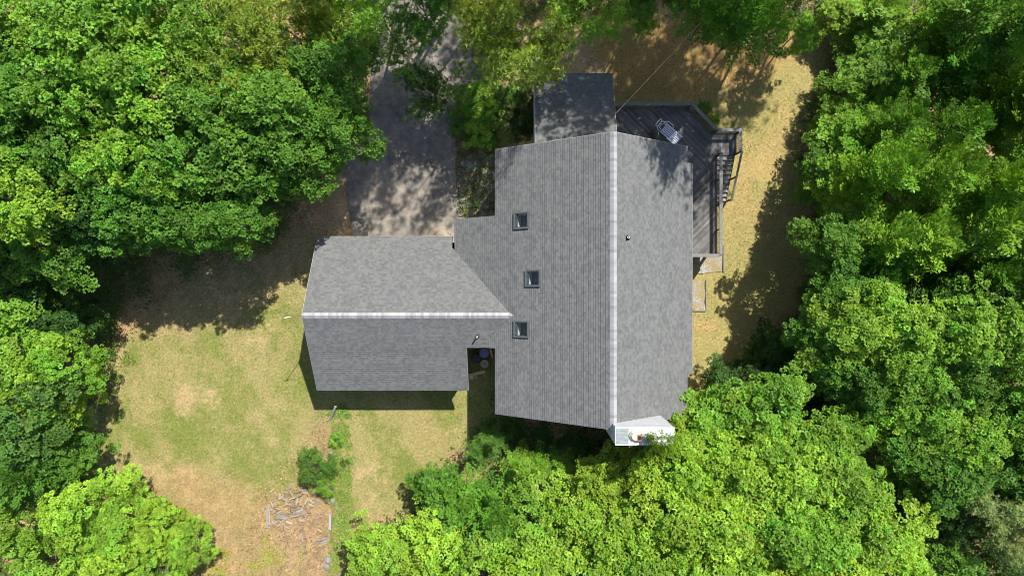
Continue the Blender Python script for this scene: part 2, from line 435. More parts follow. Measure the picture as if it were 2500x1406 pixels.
def asphalt_mat():
    m, nt, b = new_mat('worn_asphalt')
    v = coords(nt, 'Object')
    f = noise_(nt, v, .5, 5, .6); g = noise_(nt, v, 45, 3, .7); h = noise_(nt, v, 2.2, 5, .65)
    col = ramp(nt, f, [(.32, (.125, .116, .106)), (.5, (.185, .168, .146)), (.68, (.28, .24, .195))])
    col = mixrgb(nt, 1.0, col, ramp(nt, h, [(.3, (.68, .69, .72)), (.7, (1.3, 1.25, 1.17))]), 'MULTIPLY')
    col = mixrgb(nt, 1.0, col, ramp(nt, g, [(.3, (.75, .75, .75)), (.7, (1.2, 1.2, 1.2))]), 'MULTIPLY')
    nz = nt.nodes.new('ShaderNodeTexNoise'); nz.inputs['Scale'].default_value = .9; nz.inputs['Detail'].default_value = 6; nt.links.new(v, nz.inputs['Vector'])
    vm = nt.nodes.new('ShaderNodeVectorMath'); vm.operation = 'MULTIPLY_ADD'; nt.links.new(nz.outputs['Color'], vm.inputs[0]); vm.inputs[1].default_value = (2.2, 2.2, 0); nt.links.new(v, vm.inputs[2])
    vo = nt.nodes.new('ShaderNodeTexVoronoi'); vo.feature = 'DISTANCE_TO_EDGE'; vo.inputs['Scale'].default_value = .28; nt.links.new(vm.outputs[0], vo.inputs['Vector'])
    col = mixrgb(nt, 1.0, col, ramp(nt, vo.outputs['Distance'], [(0.0, (.5, .5, .5)), (.009, (1, 1, 1))]), 'MULTIPLY')
    nt.links.new(col, b.inputs['Base Color']); b.inputs['Roughness'].default_value = .9
    bump_(nt, g, b, .4, .006); return m
flat_sheet('driveway', DRIVE, .066, asphalt_mat(), .12, .28)

def gravel_mat():
    m, nt, b = new_mat('pale_gravel')
    v = coords(nt, 'Object')
    vo = nt.nodes.new('ShaderNodeTexVoronoi'); vo.inputs['Scale'].default_value = 22; nt.links.new(v, vo.inputs['Vector'])
    col = ramp(nt, vo.outputs['Color'], [(.1, (.15, .13, .10)), (.5, (.27, .25, .22)), (.9, (.44, .42, .39))])
    f = noise_(nt, v, 1.5, 5)
    col = mixrgb(nt, ramp(nt, f, [(.40, (0, 0, 0)), (.58, (.95, .95, .95))]), col, (.25, .20, .09))
    nt.links.new(col, b.inputs['Base Color']); b.inputs['Roughness'].default_value = .95
    bump_(nt, vo.outputs['Distance'], b, .8, .03); return m
gm = gravel_mat()
flat_sheet('gravel_path', gp((1660,624),(1763,624),(1763,662),(1735,668),(1660,668)), .07, gm, .06, .25)
flat_sheet('gravel_path', gp((1660,685),(1722,685),(1722,757),(1660,757)), .07, gm, .06, .2)

def flagstones():
    mb = MB(); rnd = random.Random(5)
    x0, y0 = W(1118, 530)[:2]; x1, y1 = W(1212, 375)[:2]
    nx, ny = 5, 9
    for i in range(nx):
        for j in range(ny):
            cx = x0 + (i + .5 + rnd.uniform(-.2, .2) + (j % 2) * .3 - .15) * (x1 - x0) / nx
            cy = y0 + (j + .5 + rnd.uniform(-.2, .2)) * (y1 - y0) / ny
            r = .5 * min((x1 - x0) / nx, (y1 - y0) / ny) * rnd.uniform(.85, 1.25)
            k = rnd.randint(5, 7); ph = rnd.uniform(0, 6)
            poly = [(cx + r * rnd.uniform(.8, 1.15) * math.cos(ph + q * 2 * math.pi / k), cy + r * rnd.uniform(.8, 1.15) * math.sin(ph + q * 2 * math.pi / k)) for q in range(k)]
            mb.prism(poly, 0, .085 + rnd.uniform(0, .025))
    o = mb.build('path', M['flag'], bevel=.008); tag(o, 'irregular dark flagstones beside the driveway and the west eave', kind='structure')
flagstones()

# ================================================================== THE HOUSE
RX, RZ = 5.033, 10.17                     # main ridge
bL, bR = .73, .782                        # slopes of the main roof
GY, GZ, bG = -1.51, 6.5, .66              # garage ridge
YN, YS = 7.72, -7.0
def zL(x, y=0): return 6.5 + bL * x
def zR(x, y=0): return RZ - bR * (x - RX)
def zGN(x, y): return GZ - bG * (y - GY)
def zGS(x, y): return GZ - bG * (GY - y)
def zB(x, y): return 3.7 + .417 * (12.64 - y)

house = thing('house', 'grey shingled house with white ridge caps, skylights and an attached garage wing', 'house')

def clip(poly, a, b, c):
    """keep a*x+b*y<=c (poly of (x,y))"""
    out = []; n = len(poly)
    for i in range(n):
        p, q = poly[i], poly[(i + 1) % n]
        dp = a * p[0] + b * p[1] - c; dq = a * q[0] + b * q[1] - c
        if dp <= 1e-9: out.append(p)
        if (dp < -1e-9 and dq > 1e-9) or (dp > 1e-9 and dq < -1e-9):
            t = dp / (dp - dq); out.append((p[0] + (q[0] - p[0]) * t, p[1] + (q[1] - p[1]) * t))
    return out

def shingled(name, cells, zf, down, ridge, slope, outline, parent, lift=.030, course=.14):
    """a roof slope: every course a strip lifted at its butt edge. cells: convex plan polygons; down: plan unit vector
    down the slope; ridge: plan coordinate along down where v = 0"""
    k = math.sqrt(1 + slope * slope); hs = course / k
    nrm = Vector((down[0] * slope, down[1] * slope, 1)).normalized()
    V, F, UV = [], [], []
    du = (-down[1], down[0])
    def put(p, off, v_extra=0.0):
        d = p[0] * down[0] + p[1] * down[1] - ridge
        u = p[0] * du[0] + p[1] * du[1]
        V.append((p[0] + nrm.x * off, p[1] + nrm.y * off, zf(*p) + nrm.z * off)); UV.append((u, d * k + v_extra)); return len(V) - 1
    for cell in cells:
        ds = [p[0] * down[0] + p[1] * down[1] - ridge for p in cell]
        i0 = math.floor(min(ds) / hs - 1e-6); i1 = math.ceil(max(ds) / hs + 1e-6)
        for i in range(i0, i1):
            a, b_ = i * hs, (i + 1) * hs
            pl = clip(cell, -down[0], -down[1], -(a + ridge)); pl = clip(pl, down[0], down[1], b_ + ridge) if len(pl) > 2 else pl
            if len(pl) < 3: continue
            ar = abs(sum(pl[q][0] * pl[(q+1) % len(pl)][1] - pl[(q+1) % len(pl)][0] * pl[q][1] for q in range(len(pl))))
            if ar < 1e-6: continue
            idx = []
            for p in pl:
                d = p[0] * down[0] + p[1] * down[1] - ridge
                idx.append(put(p, .004 + lift * (d - a) / hs, -.003 if d > b_ - 1e-6 else (.003 if d < a + 1e-6 else 0)))
            F.append(tuple(idx))
            low = [p for p in pl if p[0] * down[0] + p[1] * down[1] - ridge > b_ - 1e-6]
            if len(low) == 2:
                F.append((put(low[0], .004 + lift, -.003), put(low[1], .004 + lift, -.003), put(low[1], -.02, -.003), put(low[0], -.02, -.003)))
        # underside
        F.append(tuple(put(p, -.16) for p in cell)[::-1])
    for (p, q) in outline:
        F.append((put(p, .02), put(q, .02), put(q, -.16), put(p, -.16)))
    me = bpy.data.meshes.new(name); me.from_pydata(V, [], F)
    ul = me.uv_layers.new(name='UVMap')
    for lp in me.loops: ul.data[lp.index].uv = UV[lp.vertex_index]
    me.update()
    return link_mesh(name, me, M['shingle'], parent)

def edges(poly): return [(poly[i], poly[(i + 1) % len(poly)]) for i in range(len(poly))]
# skylights on the west slope: rectangles cut out of it, in plan
SKY = []
for (px, py) in ((1276, 538.5), (1304, 679.5), (1276, 804)):
    X, Y = 0, 0
    for _ in range(20):
        X, Y, _z = W(px, py, zL(X) + .1)
    SKY.append((X - .35, X + .32, Y - .38, Y + .40))
XL = -.916
ybreak = sorted([YS, YN] + [v for s_ in SKY for v in s_[2:]])
cells = []
for y0, y1 in zip(ybreak[:-1], ybreak[1:]):
    hole = [s_ for s_ in SKY if s_[2] <= y0 + 1e-6 and s_[3] >= y1 - 1e-6]
    xs = [(XL, RX)] if not hole else [(XL, hole[0][0]), (hole[0][1], RX)]
    for a, b_ in xs: cells.append([(a, y0), (b_, y0), (b_, y1), (a, y1)])
XE = -3.356
vN = lambda x: -(1 + bL * x) / bG
vS_x = lambda y: (1 + bG * y) / bL
cells.append([(XE, vN(XE)), (XL, vN(XL)), (XL, 4.03), (XE, 4.03)])
YC = -3.368
cells.append([(vS_x(YC), YC), (XL, YC), (XL, (bL * XL - 1) / bG)])
out = [((XL, YS), (RX, YS)), ((RX, YN), (XL, YN)), ((XL, YN), (XL, 4.03)), ((XL, 4.03), (XE, 4.03)), ((XE, 4.03), (XE, vN(XE))), ((vS_x(YC), YC), (XL, YC)), ((XL, YC), (XL, YS))]
shingled('roof_slope', cells, zL, (-1, 0), -RX, bL, out, house)
XR1, XR2 = 9.60, 9.943
cells = [[(RX, YS), (XR1, YS), (XR1, YN), (RX, YN)], [(XR1, -4.73), (XR2, -4.73), (XR2, 6.86), (XR1, 6.86)]]
out = [((RX, YS), (XR1, YS)), ((XR1, YS), (XR1, -4.73)), ((XR1, -4.73), (XR2, -4.73)), ((XR2, -4.73), (XR2, 6.86)), ((XR2, 6.86), (XR1, 6.86)), ((XR1, 6.86), (XR1, YN)), ((XR1, YN), (RX, YN))]
shingled('roof_slope', cells, zR, (1, 0), RX, bR, out, house)
GX0, GX1, GX2 = -11.54, -3.52, -2.6
GYN, GYS = 3.037, -6.05
cells = [[(GX0, GY), (GX1, GY), (GX1, GYN), (GX0, GYN)], [(GX1, GY), (0, GY), (XE, vN(XE)), (GX1, vN(GX1) - .02)]]
out = [((GX0, GY), (GX0, GYN)), ((GX0, GYN), (GX1, GYN)), ((GX1, GYN), (GX1, vN(GX1)))]
shingled('garage_roof_slope', cells, zGN, (0, 1), GY, bG, out, house)
cells = [[(GX0, GYS), (GX2, GYS), (GX2, GY), (GX0, GY)], [(GX2, YC), (vS_x(YC), YC), (0, GY), (GX2, GY)]]
out = [((GX0, GYS), (GX2, GYS)), ((GX2, GYS), (GX2, YC)), ((GX2, YC), (vS_x(YC), YC)), ((GX0, GYS), (GX0, GY))]
shingled('garage_roof_slope', cells, zGS, (0, -1), -GY, bG, out, house)
BX0, BX1 = 1.33, 5.92
cells = [[(BX0, 7.45), (BX1, 7.45), (BX1, 12.64), (BX0, 12.64)]]
shingled('shed_roof', cells, zB, (0, 1), 7.45, .417, edges(cells[0]), house)

def ridge_cap(name, p0, p1, s1, s2, side, half, parent, seed):
    """bent caps laid one over the next along the ridge"""
    rnd = random.Random(seed); mb = MB(); cols = []
    p0 = Vector(p0); p1 = Vector(p1); d = (p1 - p0); n = int(d.length / .145); st = d / n
    a = Vector(side)
    for i in range(n):
        q0 = p0 + st * i; q1 = p0 + st * (i + 1.35)
        t = rnd.random(); g = (.27 + .08 * t) if rnd.random() > .25 else rnd.uniform(.23, .27)
        c_ = (g * .985, g * .985, g * 1.03)
        h0, h1 = .052 + rnd.uniform(0, .004), .034
        w1 = half * rnd.uniform(.97, 1.03)
        rows = []
        for q, h in ((q0, h0), (q1, h1)):
            A = q - a * w1; A.z = q.z - s1 * w1 + h
            B = q + Vector((0, 0, h + .012)); Cc = q + a * w1; Cc.z = q.z - s2 * w1 + h
            rows.append([A, B, Cc])
        low = [r - Vector((0, 0, h0)) for r in rows[0]]; low2 = [r - Vector((0, 0, h1 + .005)) for r in rows[1]]
        vs = rows[0] + rows[1] + low + low2
        mb.add(vs, [(0, 1, 4, 3), (1, 2, 5, 4), (0, 6, 7, 1), (1, 7, 8, 2), (0, 3, 9, 6), (2, 8, 11, 5)])
        cols += [c_] * 12
    me = mb.mesh(name, recalc=False)
    at = me.attributes.new('tint', 'FLOAT_COLOR', 'POINT')
    at.data.foreach_set('color', np.array([(*c_, 1) for c_ in cols], np.float32).ravel())
    return link_mesh(name, me, M['cap'], parent)
ridge_cap('ridge_cap', (RX, YN + .02, RZ), (RX, YS - .02, RZ), bL, bR, (1, 0, 0), .175, house, 3)
ridge_cap('ridge_cap', (GX0 - .02, GY, GZ), (.1, GY, GZ), bG, bG, (0, -1, 0), .155, house, 4)

# fascia and rake boards under the roof edges
def trim(pts, name='fascia'):
    for a, b_ in pts:
        mb = MB(); mb.bar(a, b_, .025, .14); mb.build(name, M['fascia'], house)
def e3(zf, *p): return [(x, y, zf(x, y) - .085) for x, y in p]
def run(l): return list(zip(l[:-1], l[1:]))
trim(run(e3(zGS, (GX0 - .02, GYS - .02), (GX2 + .02, GYS - .02))) + run(e3(zGN, (GX0 - .02, GYN + .02), (GX1, GYN + .02))), 'garage_fascia')
trim(run(e3(zGS, (GX0 - .02, GYS), (GX0 - .02, GY))) + run(e3(zGN, (GX0 - .02, GY), (GX0 - .02, GYN))) + run(e3(zGS, (GX2 + .02, GYS), (GX2 + .02, YC - .02))), 'rake_board')
trim(run(e3(zL, (XL - .02, YS), (XL - .02, YC - .03))) + run(e3(zL, (XL - .02, YN), (XL - .02, 4.06))) + run(e3(zR, (XR2 + .02, -4.73), (XR2 + .02, 6.86))))
trim(run(e3(zL, (XL, YN + .02), (RX, YN + .02))) + run(e3(zR, (RX, YN + .02), (XR1, YN + .02))) + run(e3(zL, (XL, YS - .02), (RX, YS - .02))), 'rake_board')
trim(run(e3(zB, (BX0 - .02, 12.66), (BX1 + .02, 12.66))) + run(e3(zB, (BX0 - .02, 7.6), (BX0 - .02, 12.64))) + run(e3(zB, (BX1 + .02, 7.9), (BX1 + .02, 12.64))), 'shed_fascia')

# walls
def wall_ring(name, prof_pts):
    mb = MB()
    for (a, b_) in prof_pts: mb.add(a + b_, [tuple(range(len(a + b_)))])
    return mb.build(name, M['siding'], house)
def gable_walls(x0, x1, y0, y1, zf_list, axis):
    mb = MB()
    if axis == 'y':   # ridge runs along y
        for y in (y0, y1):
            mb.add([(x0, y, 0), (x1, y, 0), (x1, y, zR(x1) - .2), (RX, y, RZ - .2), (x0, y, zL(x0) - .2)], [(0, 1, 2, 3, 4)])
        mb.add([(x0, y0, 0), (x0, y1, 0), (x0, y1, zL(x0) - .2), (x0, y0, zL(x0) - .2)], [(0, 1, 2, 3)])
        mb.add([(x1, y0, 0), (x1, y1, 0), (x1, y1, zR(x1) - .2), (x1, y0, zR(x1) - .2)], [(0, 1, 2, 3)])
    return mb
gable_walls(-.55, 9.25, YS + .3, YN - .3, None, 'y').build('wall', M['siding'], house)
mb = MB()
x0, x1, y0, y1 = GX0 + .25, -2.9, GYS + .35, GYN - .35
mb.add([(x0, y0, 0), (x0, y1, 0), (x0, y1, zGN(0, y1) - .2), (x0, GY, GZ - .2), (x0, y0, zGS(0, y0) - .2)], [(0, 1, 2, 3, 4)])
mb.add([(x1, y0, 0), (x1, GY, 0), (x1, GY, GZ - .2), (x1, y0, zGS(0, y0) - .2)], [(0, 1, 2, 3)])
mb.add([(x0, y0, 0), (x1, y0, 0), (x1, y0, zGS(0, y0) - .2), (x0, y0, zGS(0, y0) - .2)], [(0, 1, 2, 3)])
mb.add([(x0, y1, 0), (x1, y1, 0), (x1, y1, zGN(0, y1) - .2), (x0, y1, zGN(0, y1) - .2)], [(0, 1, 2, 3)])
mb.build('garage_wall', M['siding'], house)
mb = MB()
mb.add([(-2.9, 3.7, 0), (-.55, 3.7, 0), (-.55, 3.7, zL(-.55) - .2), (-2.9, 3.7, zL(-2.9) - .2)], [(0, 1, 2, 3)])
mb.build('link_wall', M['siding'], house); mb = MB()
mb.add([(-2.9, 3.7, 0), (-2.9, 2.6, 0), (-2.9, 2.6, zL(-2.9) - .2), (-2.9, 3.7, zL(-2.9) - .2)], [(0, 1, 2, 3)])
mb.build('link_wall', M['siding'], house); mb = MB()
mb.add([(-2.9, YC + .25, 0), (-.55, YC + .25, 0), (-.55, YC + .25, zGS(0, YC) - .1), (-2.9, YC + .25, zGS(0, YC) - .1)], [(0, 1, 2, 3)])
mb.build('link_wall', M['siding'], house)
mb = MB()
for x in (BX0 + .03, BX1 - .2):
    mb.add([(x, 7.4, 0), (x, 12.4, 0), (x, 12.4, zB(x, 12.4) - .17), (x, 7.4, zB(x, 7.4) - .17)], [(0, 1, 2, 3)])
mb.add([(BX0 + .03, 12.4, 0), (BX1 - .2, 12.4, 0), (BX1 - .2, 12.4, zB(0, 12.4) - .17), (BX0 + .03, 12.4, zB(0, 12.4) - .17)], [(0, 1, 2, 3)])
mb.build('shed_wall', M['siding'], house)
# garage doors facing the driveway, and windows
for xa in (-10.4, -6.6):
    mb = MB(); mb.box(xa, xa + 2.7, y1, y1 + .04, 0, 2.2)
    d = mb.build('garage_door', M['white'], house)
    mb = MB()
    for i in range(4):
        for j in range(4): mb.box(xa + .08 + j * .655, xa + .66 + j * .655, y1 + .04, y1 + .055, .08 + i * .53, .52 + i * .53)
    mb.build('door_panel', M['white'], d)
for (xa, yy, za, sgn) in ((-9.5, y0, 1.1, -1), (-6.2, y0, 1.1, -1)):
    mb = MB(); mb.box(xa, xa + 1.1, yy - .05, yy, za, za + 1.2); f_ = mb.build('window', M['white'], house)
    mb = MB(); mb.box(xa + .08, xa + 1.02, yy - .06, yy - .05, za + .08, za + 1.12); mb.build('pane', M['frame'], f_)

# skylights: frame, glass and the white shaft down to the room
nL = Vector((-bL, 0, 1)).normalized(); tL = Vector((1, 0, bL)).normalized()
def on_roof(x, y, h): 
    p = Vector((x, y, zL(x))); return p + nL * h
for n_s, (a, b_, c_, d_) in enumerate(SKY):
    fr = MB(); t_ = .09
    def ring(x0, x1, y0, y1, wd, h0, h1, mb):
        for (xa, xb, ya, yb) in ((x0, x1, y0, y0 + wd), (x0, x1, y1 - wd, y1), (x0, x0 + wd, y0 + wd, y1 - wd), (x1 - wd, x1, y0 + wd, y1 - wd)):
            vs = [on_roof(x, y, h) for h in (h0, h1) for (x, y) in ((xa, ya), (xb, ya), (xb, yb), (xa, yb))]
            mb.add(vs, [(3, 2, 1, 0), (4, 5, 6, 7), (0, 1, 5, 4), (1, 2, 6, 5), (2, 3, 7, 6), (3, 0, 4, 7)])
    ring(a - .05, b_ + .05, c_ - .05, d_ + .05, .10, -.05, .10, fr)
    sk_ = fr.build('skylight', M['frame'], house, bevel=.01)
    f2 = MB(); ring(a - .07, b_ + .07, c_ - .07, d_ + .07, .075, .102, .135, f2)
    f2.build('sash', M['sash'], sk_)
    g = MB(); g.add([on_roof(x, y, .108) for (x, y) in ((a, c_), (b_, c_), (b_, d_), (a, d_))], [(0, 1, 2, 3)])
    g.build('pane', M['glass'], sk_)
    sh = MB(); dep = -.62
    A = [on_roof(x, y, -.04) for (x, y) in ((a, c_), (b_, c_), (b_, d_), (a, d_))]
    B = [p + Vector((0, 0, -.8)) for p in A]; B = [Vector((p.x + (.25 if i in (0, 3) else .30), p.y, p.z)) for i, p in enumerate(B)]
    for i in range(4):
        j = (i + 1) % 4; sh.add([A[i], A[j], B[j], B[i]], [(0, 1, 2, 3)])
    sh.build('shaft', M['white'], sk_)
    fl = MB(); fl.add(B, [(0, 1, 2, 3)]); fl.build('room_view', M['room'], sk_)
# flashing beside each skylight on the uphill side
# vent pipes
def vent(px, py, zf, h, r):
    X = Y = 0
    for _ in range(30): X, Y, z = W(px, py, zf(X, Y) + h)
    z0 = zf(X, Y)
    mb = MB(); mb.lathe([(r, -.15), (r, h), (r * .72, h), (r * .7, h - .12), (.001, h - .13)], (X, Y, z0), 18)
    v_ = mb.build('vent_pipe', M['white'], house, smooth=False)
    mb = MB(); mb.lathe([(r * 2.4, -.06), (r * 2.3, .07), (r * 1.25, .16), (r * 1.1, .19)], (X, Y, z0), 18); mb.build('boot', M['rubber'], v_)
    mb = MB(); mb.lathe([(r * .66, -.015), (r * .66, 0)], (X, Y, z0 + h - .10), 16); mb.build('bore', M['hole_shade'], v_)  # disc coloured dark as the shade down the pipe
vent(1535, 579, zR, .34, .06)
vent(1164, 823, zGS, .62, .05)
mb = MB(); mb.tube([(GX0 - .06, GY, 5.6), (GX0 - .06, GY, 8.2)], .022, .018)
ms = mb.build('mast', M['copper'], house)
mb = MB(); mb.tube([(GX0 - .06, GY, 8.2), (GX0 - .06, GY, 8.85)], .028, .022); mb.bar((GX0 - .25, GY - .04, 8.7), (GX0 + .1, GY + .03, 8.75), .03, .03); mb.build('mast_tip', M['white'], ms)

# chimney: a wide white boxed stack on the south gable
CX0, CX1, CY0, CY1, CZ = 5.0, 7.8, -7.54, -6.71, 11.05
mb = MB(); mb.box(CX0, CX1, CY0, CY1, 0, CZ)
for i in range(48):
    zz = .1 + i * .227
    mb.box(CX0 - .012, CX1 + .012, CY0 - .012, CY1 + .012, zz, zz + .19)
ch = mb.build('chimney', M['white_metal'], house)
mb = MB(); mb.box(CX0 - .03, CX1 + .03, CY0 - .03, CY1 + .03, CZ + .003, CZ + .045); mb.build('coping', M['white'], ch, bevel=.008)
mb = MB(); mb.box(CX0 + .03, CX0 + .62, CY0 + .03, CY1 - .04, CZ + .048, CZ + .075)
for i in range(4): mb.box(CX0 + .03, CX0 + .62, CY0 + .1 + i * .19, CY0 + .12 + i * .19, CZ + .075, CZ + .095)
mb.build('metal_lid', M['grey_metal'], ch)
mb = MB(); mb.box(CX1 - .58, CX1 - .02, CY0 + .05, CY1 - .04, CZ + .048, CZ + .08)
mb.box(CX1 - .58, CX1 - .02, CY0 + .36, CY0 + .385, CZ + .08, CZ + .10)
mb.build('metal_lid', M['white_metal'], ch)
mb = MB(); cx = CX0 + .92; cy = CY0 + .45
mb.lathe([(.30, 0), (.30, .10), (.23, .2), (.20, .26), (.20, .27)], (cx, cy, CZ + .046), 8); pt = mb.build('chimney_pot', M['pot'], ch)
mb = MB()
mb.box(cx + .06, cx + .30, cy - .22, cy + .08, CZ + .046, CZ + .34)
fl = mb.build('flue', M['clay'], ch, bevel=.01)
mb = MB(); mb.box(cx + .10, cx + .26, cy - .17, cy + .03, CZ + .31, CZ + .345); mb.build('flue_opening', M['hole_shade'], fl)  # dark block on the solid flue, painted as its shaded inside
mb = MB(); mb.box(CX0 + 1.22, CX0 + 1.95, CY0 + .06, CY0 + .56, CZ + .046, CZ + .34); mb.build('metal_hood', M['green_metal'], ch, bevel=.02)

# overhead service cable, running off under the north-east trees
mb = MB(); A = Vector(W(1503, 278, 4.9)); B = Vector(W(1712, 55, 7.5)); pts = []
for i in range(21):
    t = i / 20; p = A.lerp(B, t); p.z -= .35 * 4 * t * (1 - t) * .5; pts.append(p)
mb.tube(pts, .016, n=6); tag(mb.build('overhead_cable', M['twig']), 'thin pale overhead cable running from the low shed roof to the trees', 'cable')

mb = MB(); A = Vector(W(1457, 206, zB(0, 11.9) + .03)); B = Vector(W(1464, 217, zB(0, 11.6) + .04)); c_ = (A + B) / 2
mb.tube([A - c_, Vector((.02, .01, .02)), B - c_], .022, .008, 6); mb.tube([Vector((.02, .01, .02)), Vector((.10, .10, .03))], .010, .005, 5)
o = mb.build('fallen_twig', M['bark']); o.location = c_; tag(o, 'short dark twig lying on the low shed roof near its north edge', 'twig')
# new timber landing step by the shed wall
st = thing('wooden_step', 'yellow new-wood landing step in the corner beside the shed roof', 'step', W(1284, 346))
x0, y0, _ = W(1264, 357); x1, y1, _ = W(1300, 335)
ox, oy = st.location.x, st.location.y
mb = MB()
for i in range(7):
    xa = x0 + i * (x1 - x0) / 7; mb.box(xa - ox, xa + (x1 - x0) / 7 - .012 - ox, y0 - .6 - oy, y1 + (.05 if i > 3 else 0) - oy, .5, .54)
mb.build('step_board', M['new_wood'], st)
for xa in (x0 + .05, x1 - .15):
    for ya in (y0 - .5, y1 - .15):
        mb = MB(); mb.box(xa - ox, xa + .09 - ox, ya - oy, ya + .09 - oy, 0, .5); mb.build('leg', M['new_wood'], st)

# ================================================================== DECK
DZ = 1.9; RT = DZ + .95
deck = thing('deck', 'dark weathered timber deck with railings and stairs along the east wall', 'deck', (10, 7, 0))
dk0 = Vector((10, 7, 0))
def L(p): return Vector(p) - dk0
def boards(poly, ang, name, z=DZ, wd=.14, gap=.008, seed=1):
    rnd = random.Random(seed); mb = MB()
    ca, sa = math.cos(ang), math.sin(ang); n = (-sa, ca)
    ds = [p[0] * n[0] + p[1] * n[1] for p in poly]
    k0, k1 = math.floor(min(ds) / wd), math.ceil(max(ds) / wd)
    for k in range(k0, k1):
        a, b_ = k * wd + gap / 2, (k + 1) * wd - gap / 2
        pl = clip(poly, -n[0], -n[1], -a)
        if len(pl) > 2: pl = clip(pl, n[0], n[1], b_)
        if len(pl) < 3: continue
        dz = rnd.uniform(-.004, .004)
        mb.prism([(p[0] - dk0.x, p[1] - dk0.y) for p in pl], z - .035 + dz, z + dz)
    return mb.build(name, M['deck_boards'], deck)
def deck_board_mat():
    m, nt, b = new_mat('deck_boards')
    g = nt.nodes.new('ShaderNodeNewGeometry')
    v = coords(nt, 'Object')
    k = g.outputs['Random Per Island']
    f = noise_(nt, v, 1.3, 6, .65); f2 = noise_(nt, v, 14, 4)
    col = ramp(nt, k, [(0, (.065, .065, .066)), (.5, (.10, .099, .098)), (1, (.15, .147, .144))])
    col = mixrgb(nt, 1.0, col, ramp(nt, f, [(.3, (.65, .65, .66)), (.7, (1.3, 1.28, 1.25))]), 'MULTIPLY')
    col = mixrgb(nt, 1.0, col, ramp(nt, f2, [(.3, (.8, .8, .8)), (.7, (1.15, 1.15, 1.15))]), 'MULTIPLY')
    nt.links.new(col, b.inputs['Base Color']); b.inputs['Roughness'].default_value = .8
    bump_(nt, f2, b, .25, .004); return m
M['deck_boards'] = deck_board_mat()
YD = 7.35
boards([(5.9, YD), (12.6, YD), (12.6, 9.55), (12.28, 9.55), (10.8, 11.12), (5.9, 11.12)], rad(-45), 'floor')
boards([(9.25, 1.95), (12.6, 1.95), (12.6, YD), (9.25, YD)], rad(45), 'floor', seed=2)
boards([(12.6, 8.2), (13.82, 8.2), (13.82, 9.55), (12.6, 9.55)], rad(90), 'landing', seed=3)
mb = MB()
for a, b_ in (((6, 11.1), (10.8, 11.1)), ((10.8, 11.1), (12.28, 9.55)), ((12.6, 9.5), (12.6, 1.97)), ((12.6, 1.97), (9.3, 1.97)), ((13.8, 9.5), (13.8, 8.25)), ((12.6, 9.53), (13.8, 9.53))):
    mb.bar(L((*a, DZ - .16)), L((*b_, DZ - .16)), .045, .23)
mb.build('rim_joist', M['rail_dark'], deck)
for (x, y) in ((6.2, 11.0), (8.4, 11.0), (10.7, 11.0), (12.2, 9.5), (13.7, 9.45), (13.7, 8.3), (12.5, 6.5), (12.5, 4.2), (12.5, 2.1), (9.5, 2.1)):
    mb = MB(); mb.box(x - .07 - dk0.x, x + .07 - dk0.x, y - .07 - dk0.y, y + .07 - dk0.y, 0, DZ - .06); mb.build('support_post', M['rail_dark'], deck)
def rail(a, b_, posts=2, za=RT, zb=RT, fa=DZ, fb=DZ, inset=0.0):
    """one railing run: flat top board, bottom rail, posts and balusters"""
    a = Vector((*a, za)); b_ = Vector((*b_, zb)); ln = (b_ - a).length
    mb = MB(); mb.bar(L(a), L(b_), .20, .04); top = mb.build('railing', M['rail'], deck, bevel=.006)
    mb = MB(); lo0 = Vector((a.x, a.y, fa + .10)); lo1 = Vector((b_.x, b_.y, fb + .10))
    mb.bar(L(a - Vector((0, 0, .07))), L(b_ - Vector((0, 0, .07))), .04, .08); mb.build('sub_rail', M['rail_dark'], top)
    mb = MB(); mb.bar(L(lo0), L(lo1), .04, .07)
    mb.build('bottom_rail', M['rail_dark'], top)
    for i in range(posts):
        t = i / max(1, posts - 1); p = a.lerp(b_, t); f = fa + (fb - fa) * t
        mb = MB(); mb.box(p.x - .045 - dk0.x, p.x + .045 - dk0.x, p.y - .045 - dk0.y, p.y + .045 - dk0.y, f - .25, p.z - .022); mb.build('post', M['rail_dark'], top)
    n = int(ln / .135)
    for i in range(1, n):
        t = i / n; p = a.lerp(b_, t); f = fa + (fb - fa) * t
        mb = MB(); mb.box(p.x - .017 - dk0.x, p.x + .017 - dk0.x, p.y - .017 - dk0.y, p.y + .017 - dk0.y, f + .03, p.z - .03); mb.build('baluster', M['rail_dark'], top)
rail((6.0, 11.1), (10.78, 11.1), 4)
rail((10.86, 11.06), (12.34, 9.56), 2)
rail((12.40, 9.52), (13.86, 9.52), 2)
rail((13.78, 9.42), (13.78, 8.22), 2)
rail((12.6, 8.15), (12.6, 2.0), 5)
rail((12.5, 1.96), (9.5, 1.96), 3)
# stair: ten treads going down south along the outer side
N_ST = 10
for i in range(N_ST):
    zt = DZ - (i + 1) * DZ / (N_ST + 1); yt = 8.2 - i * .262
    mb = MB(); mb.box(12.72 - dk0.x, 13.74 - dk0.x, yt - .275 - dk0.y, yt - dk0.y, zt - .04, zt); mb.build('stair_tread', M['deck'], deck, bevel=.006)
mb = MB()
for x in (12.70, 13.76): mb.bar(L((x, 8.2, DZ - .2)), L((x, 8.2 - N_ST * .262, .02)), .04, .24)
mb.build('stair_stringer', M['rail_dark'], deck)
mb = MB(); mb.bar(L((13.86, 8.22, RT)), L((13.80, 5.45, 1.02)), .13, .045); hr = mb.build('stair_rail', M['rail'], deck, bevel=.006)
for t in (.5, .96):
    p = Vector((13.80, 8.22, RT)).lerp(Vector((13.80, 5.45, 1.0)), t)
    mb = MB(); mb.box(p.x - .045 - dk0.x, p.x + .045 - dk0.x, p.y - .045 - dk0.y, p.y + .045 - dk0.y, max(0, p.z - 1.0), p.z - .02); mb.build('post', M['rail_dark'], hr)

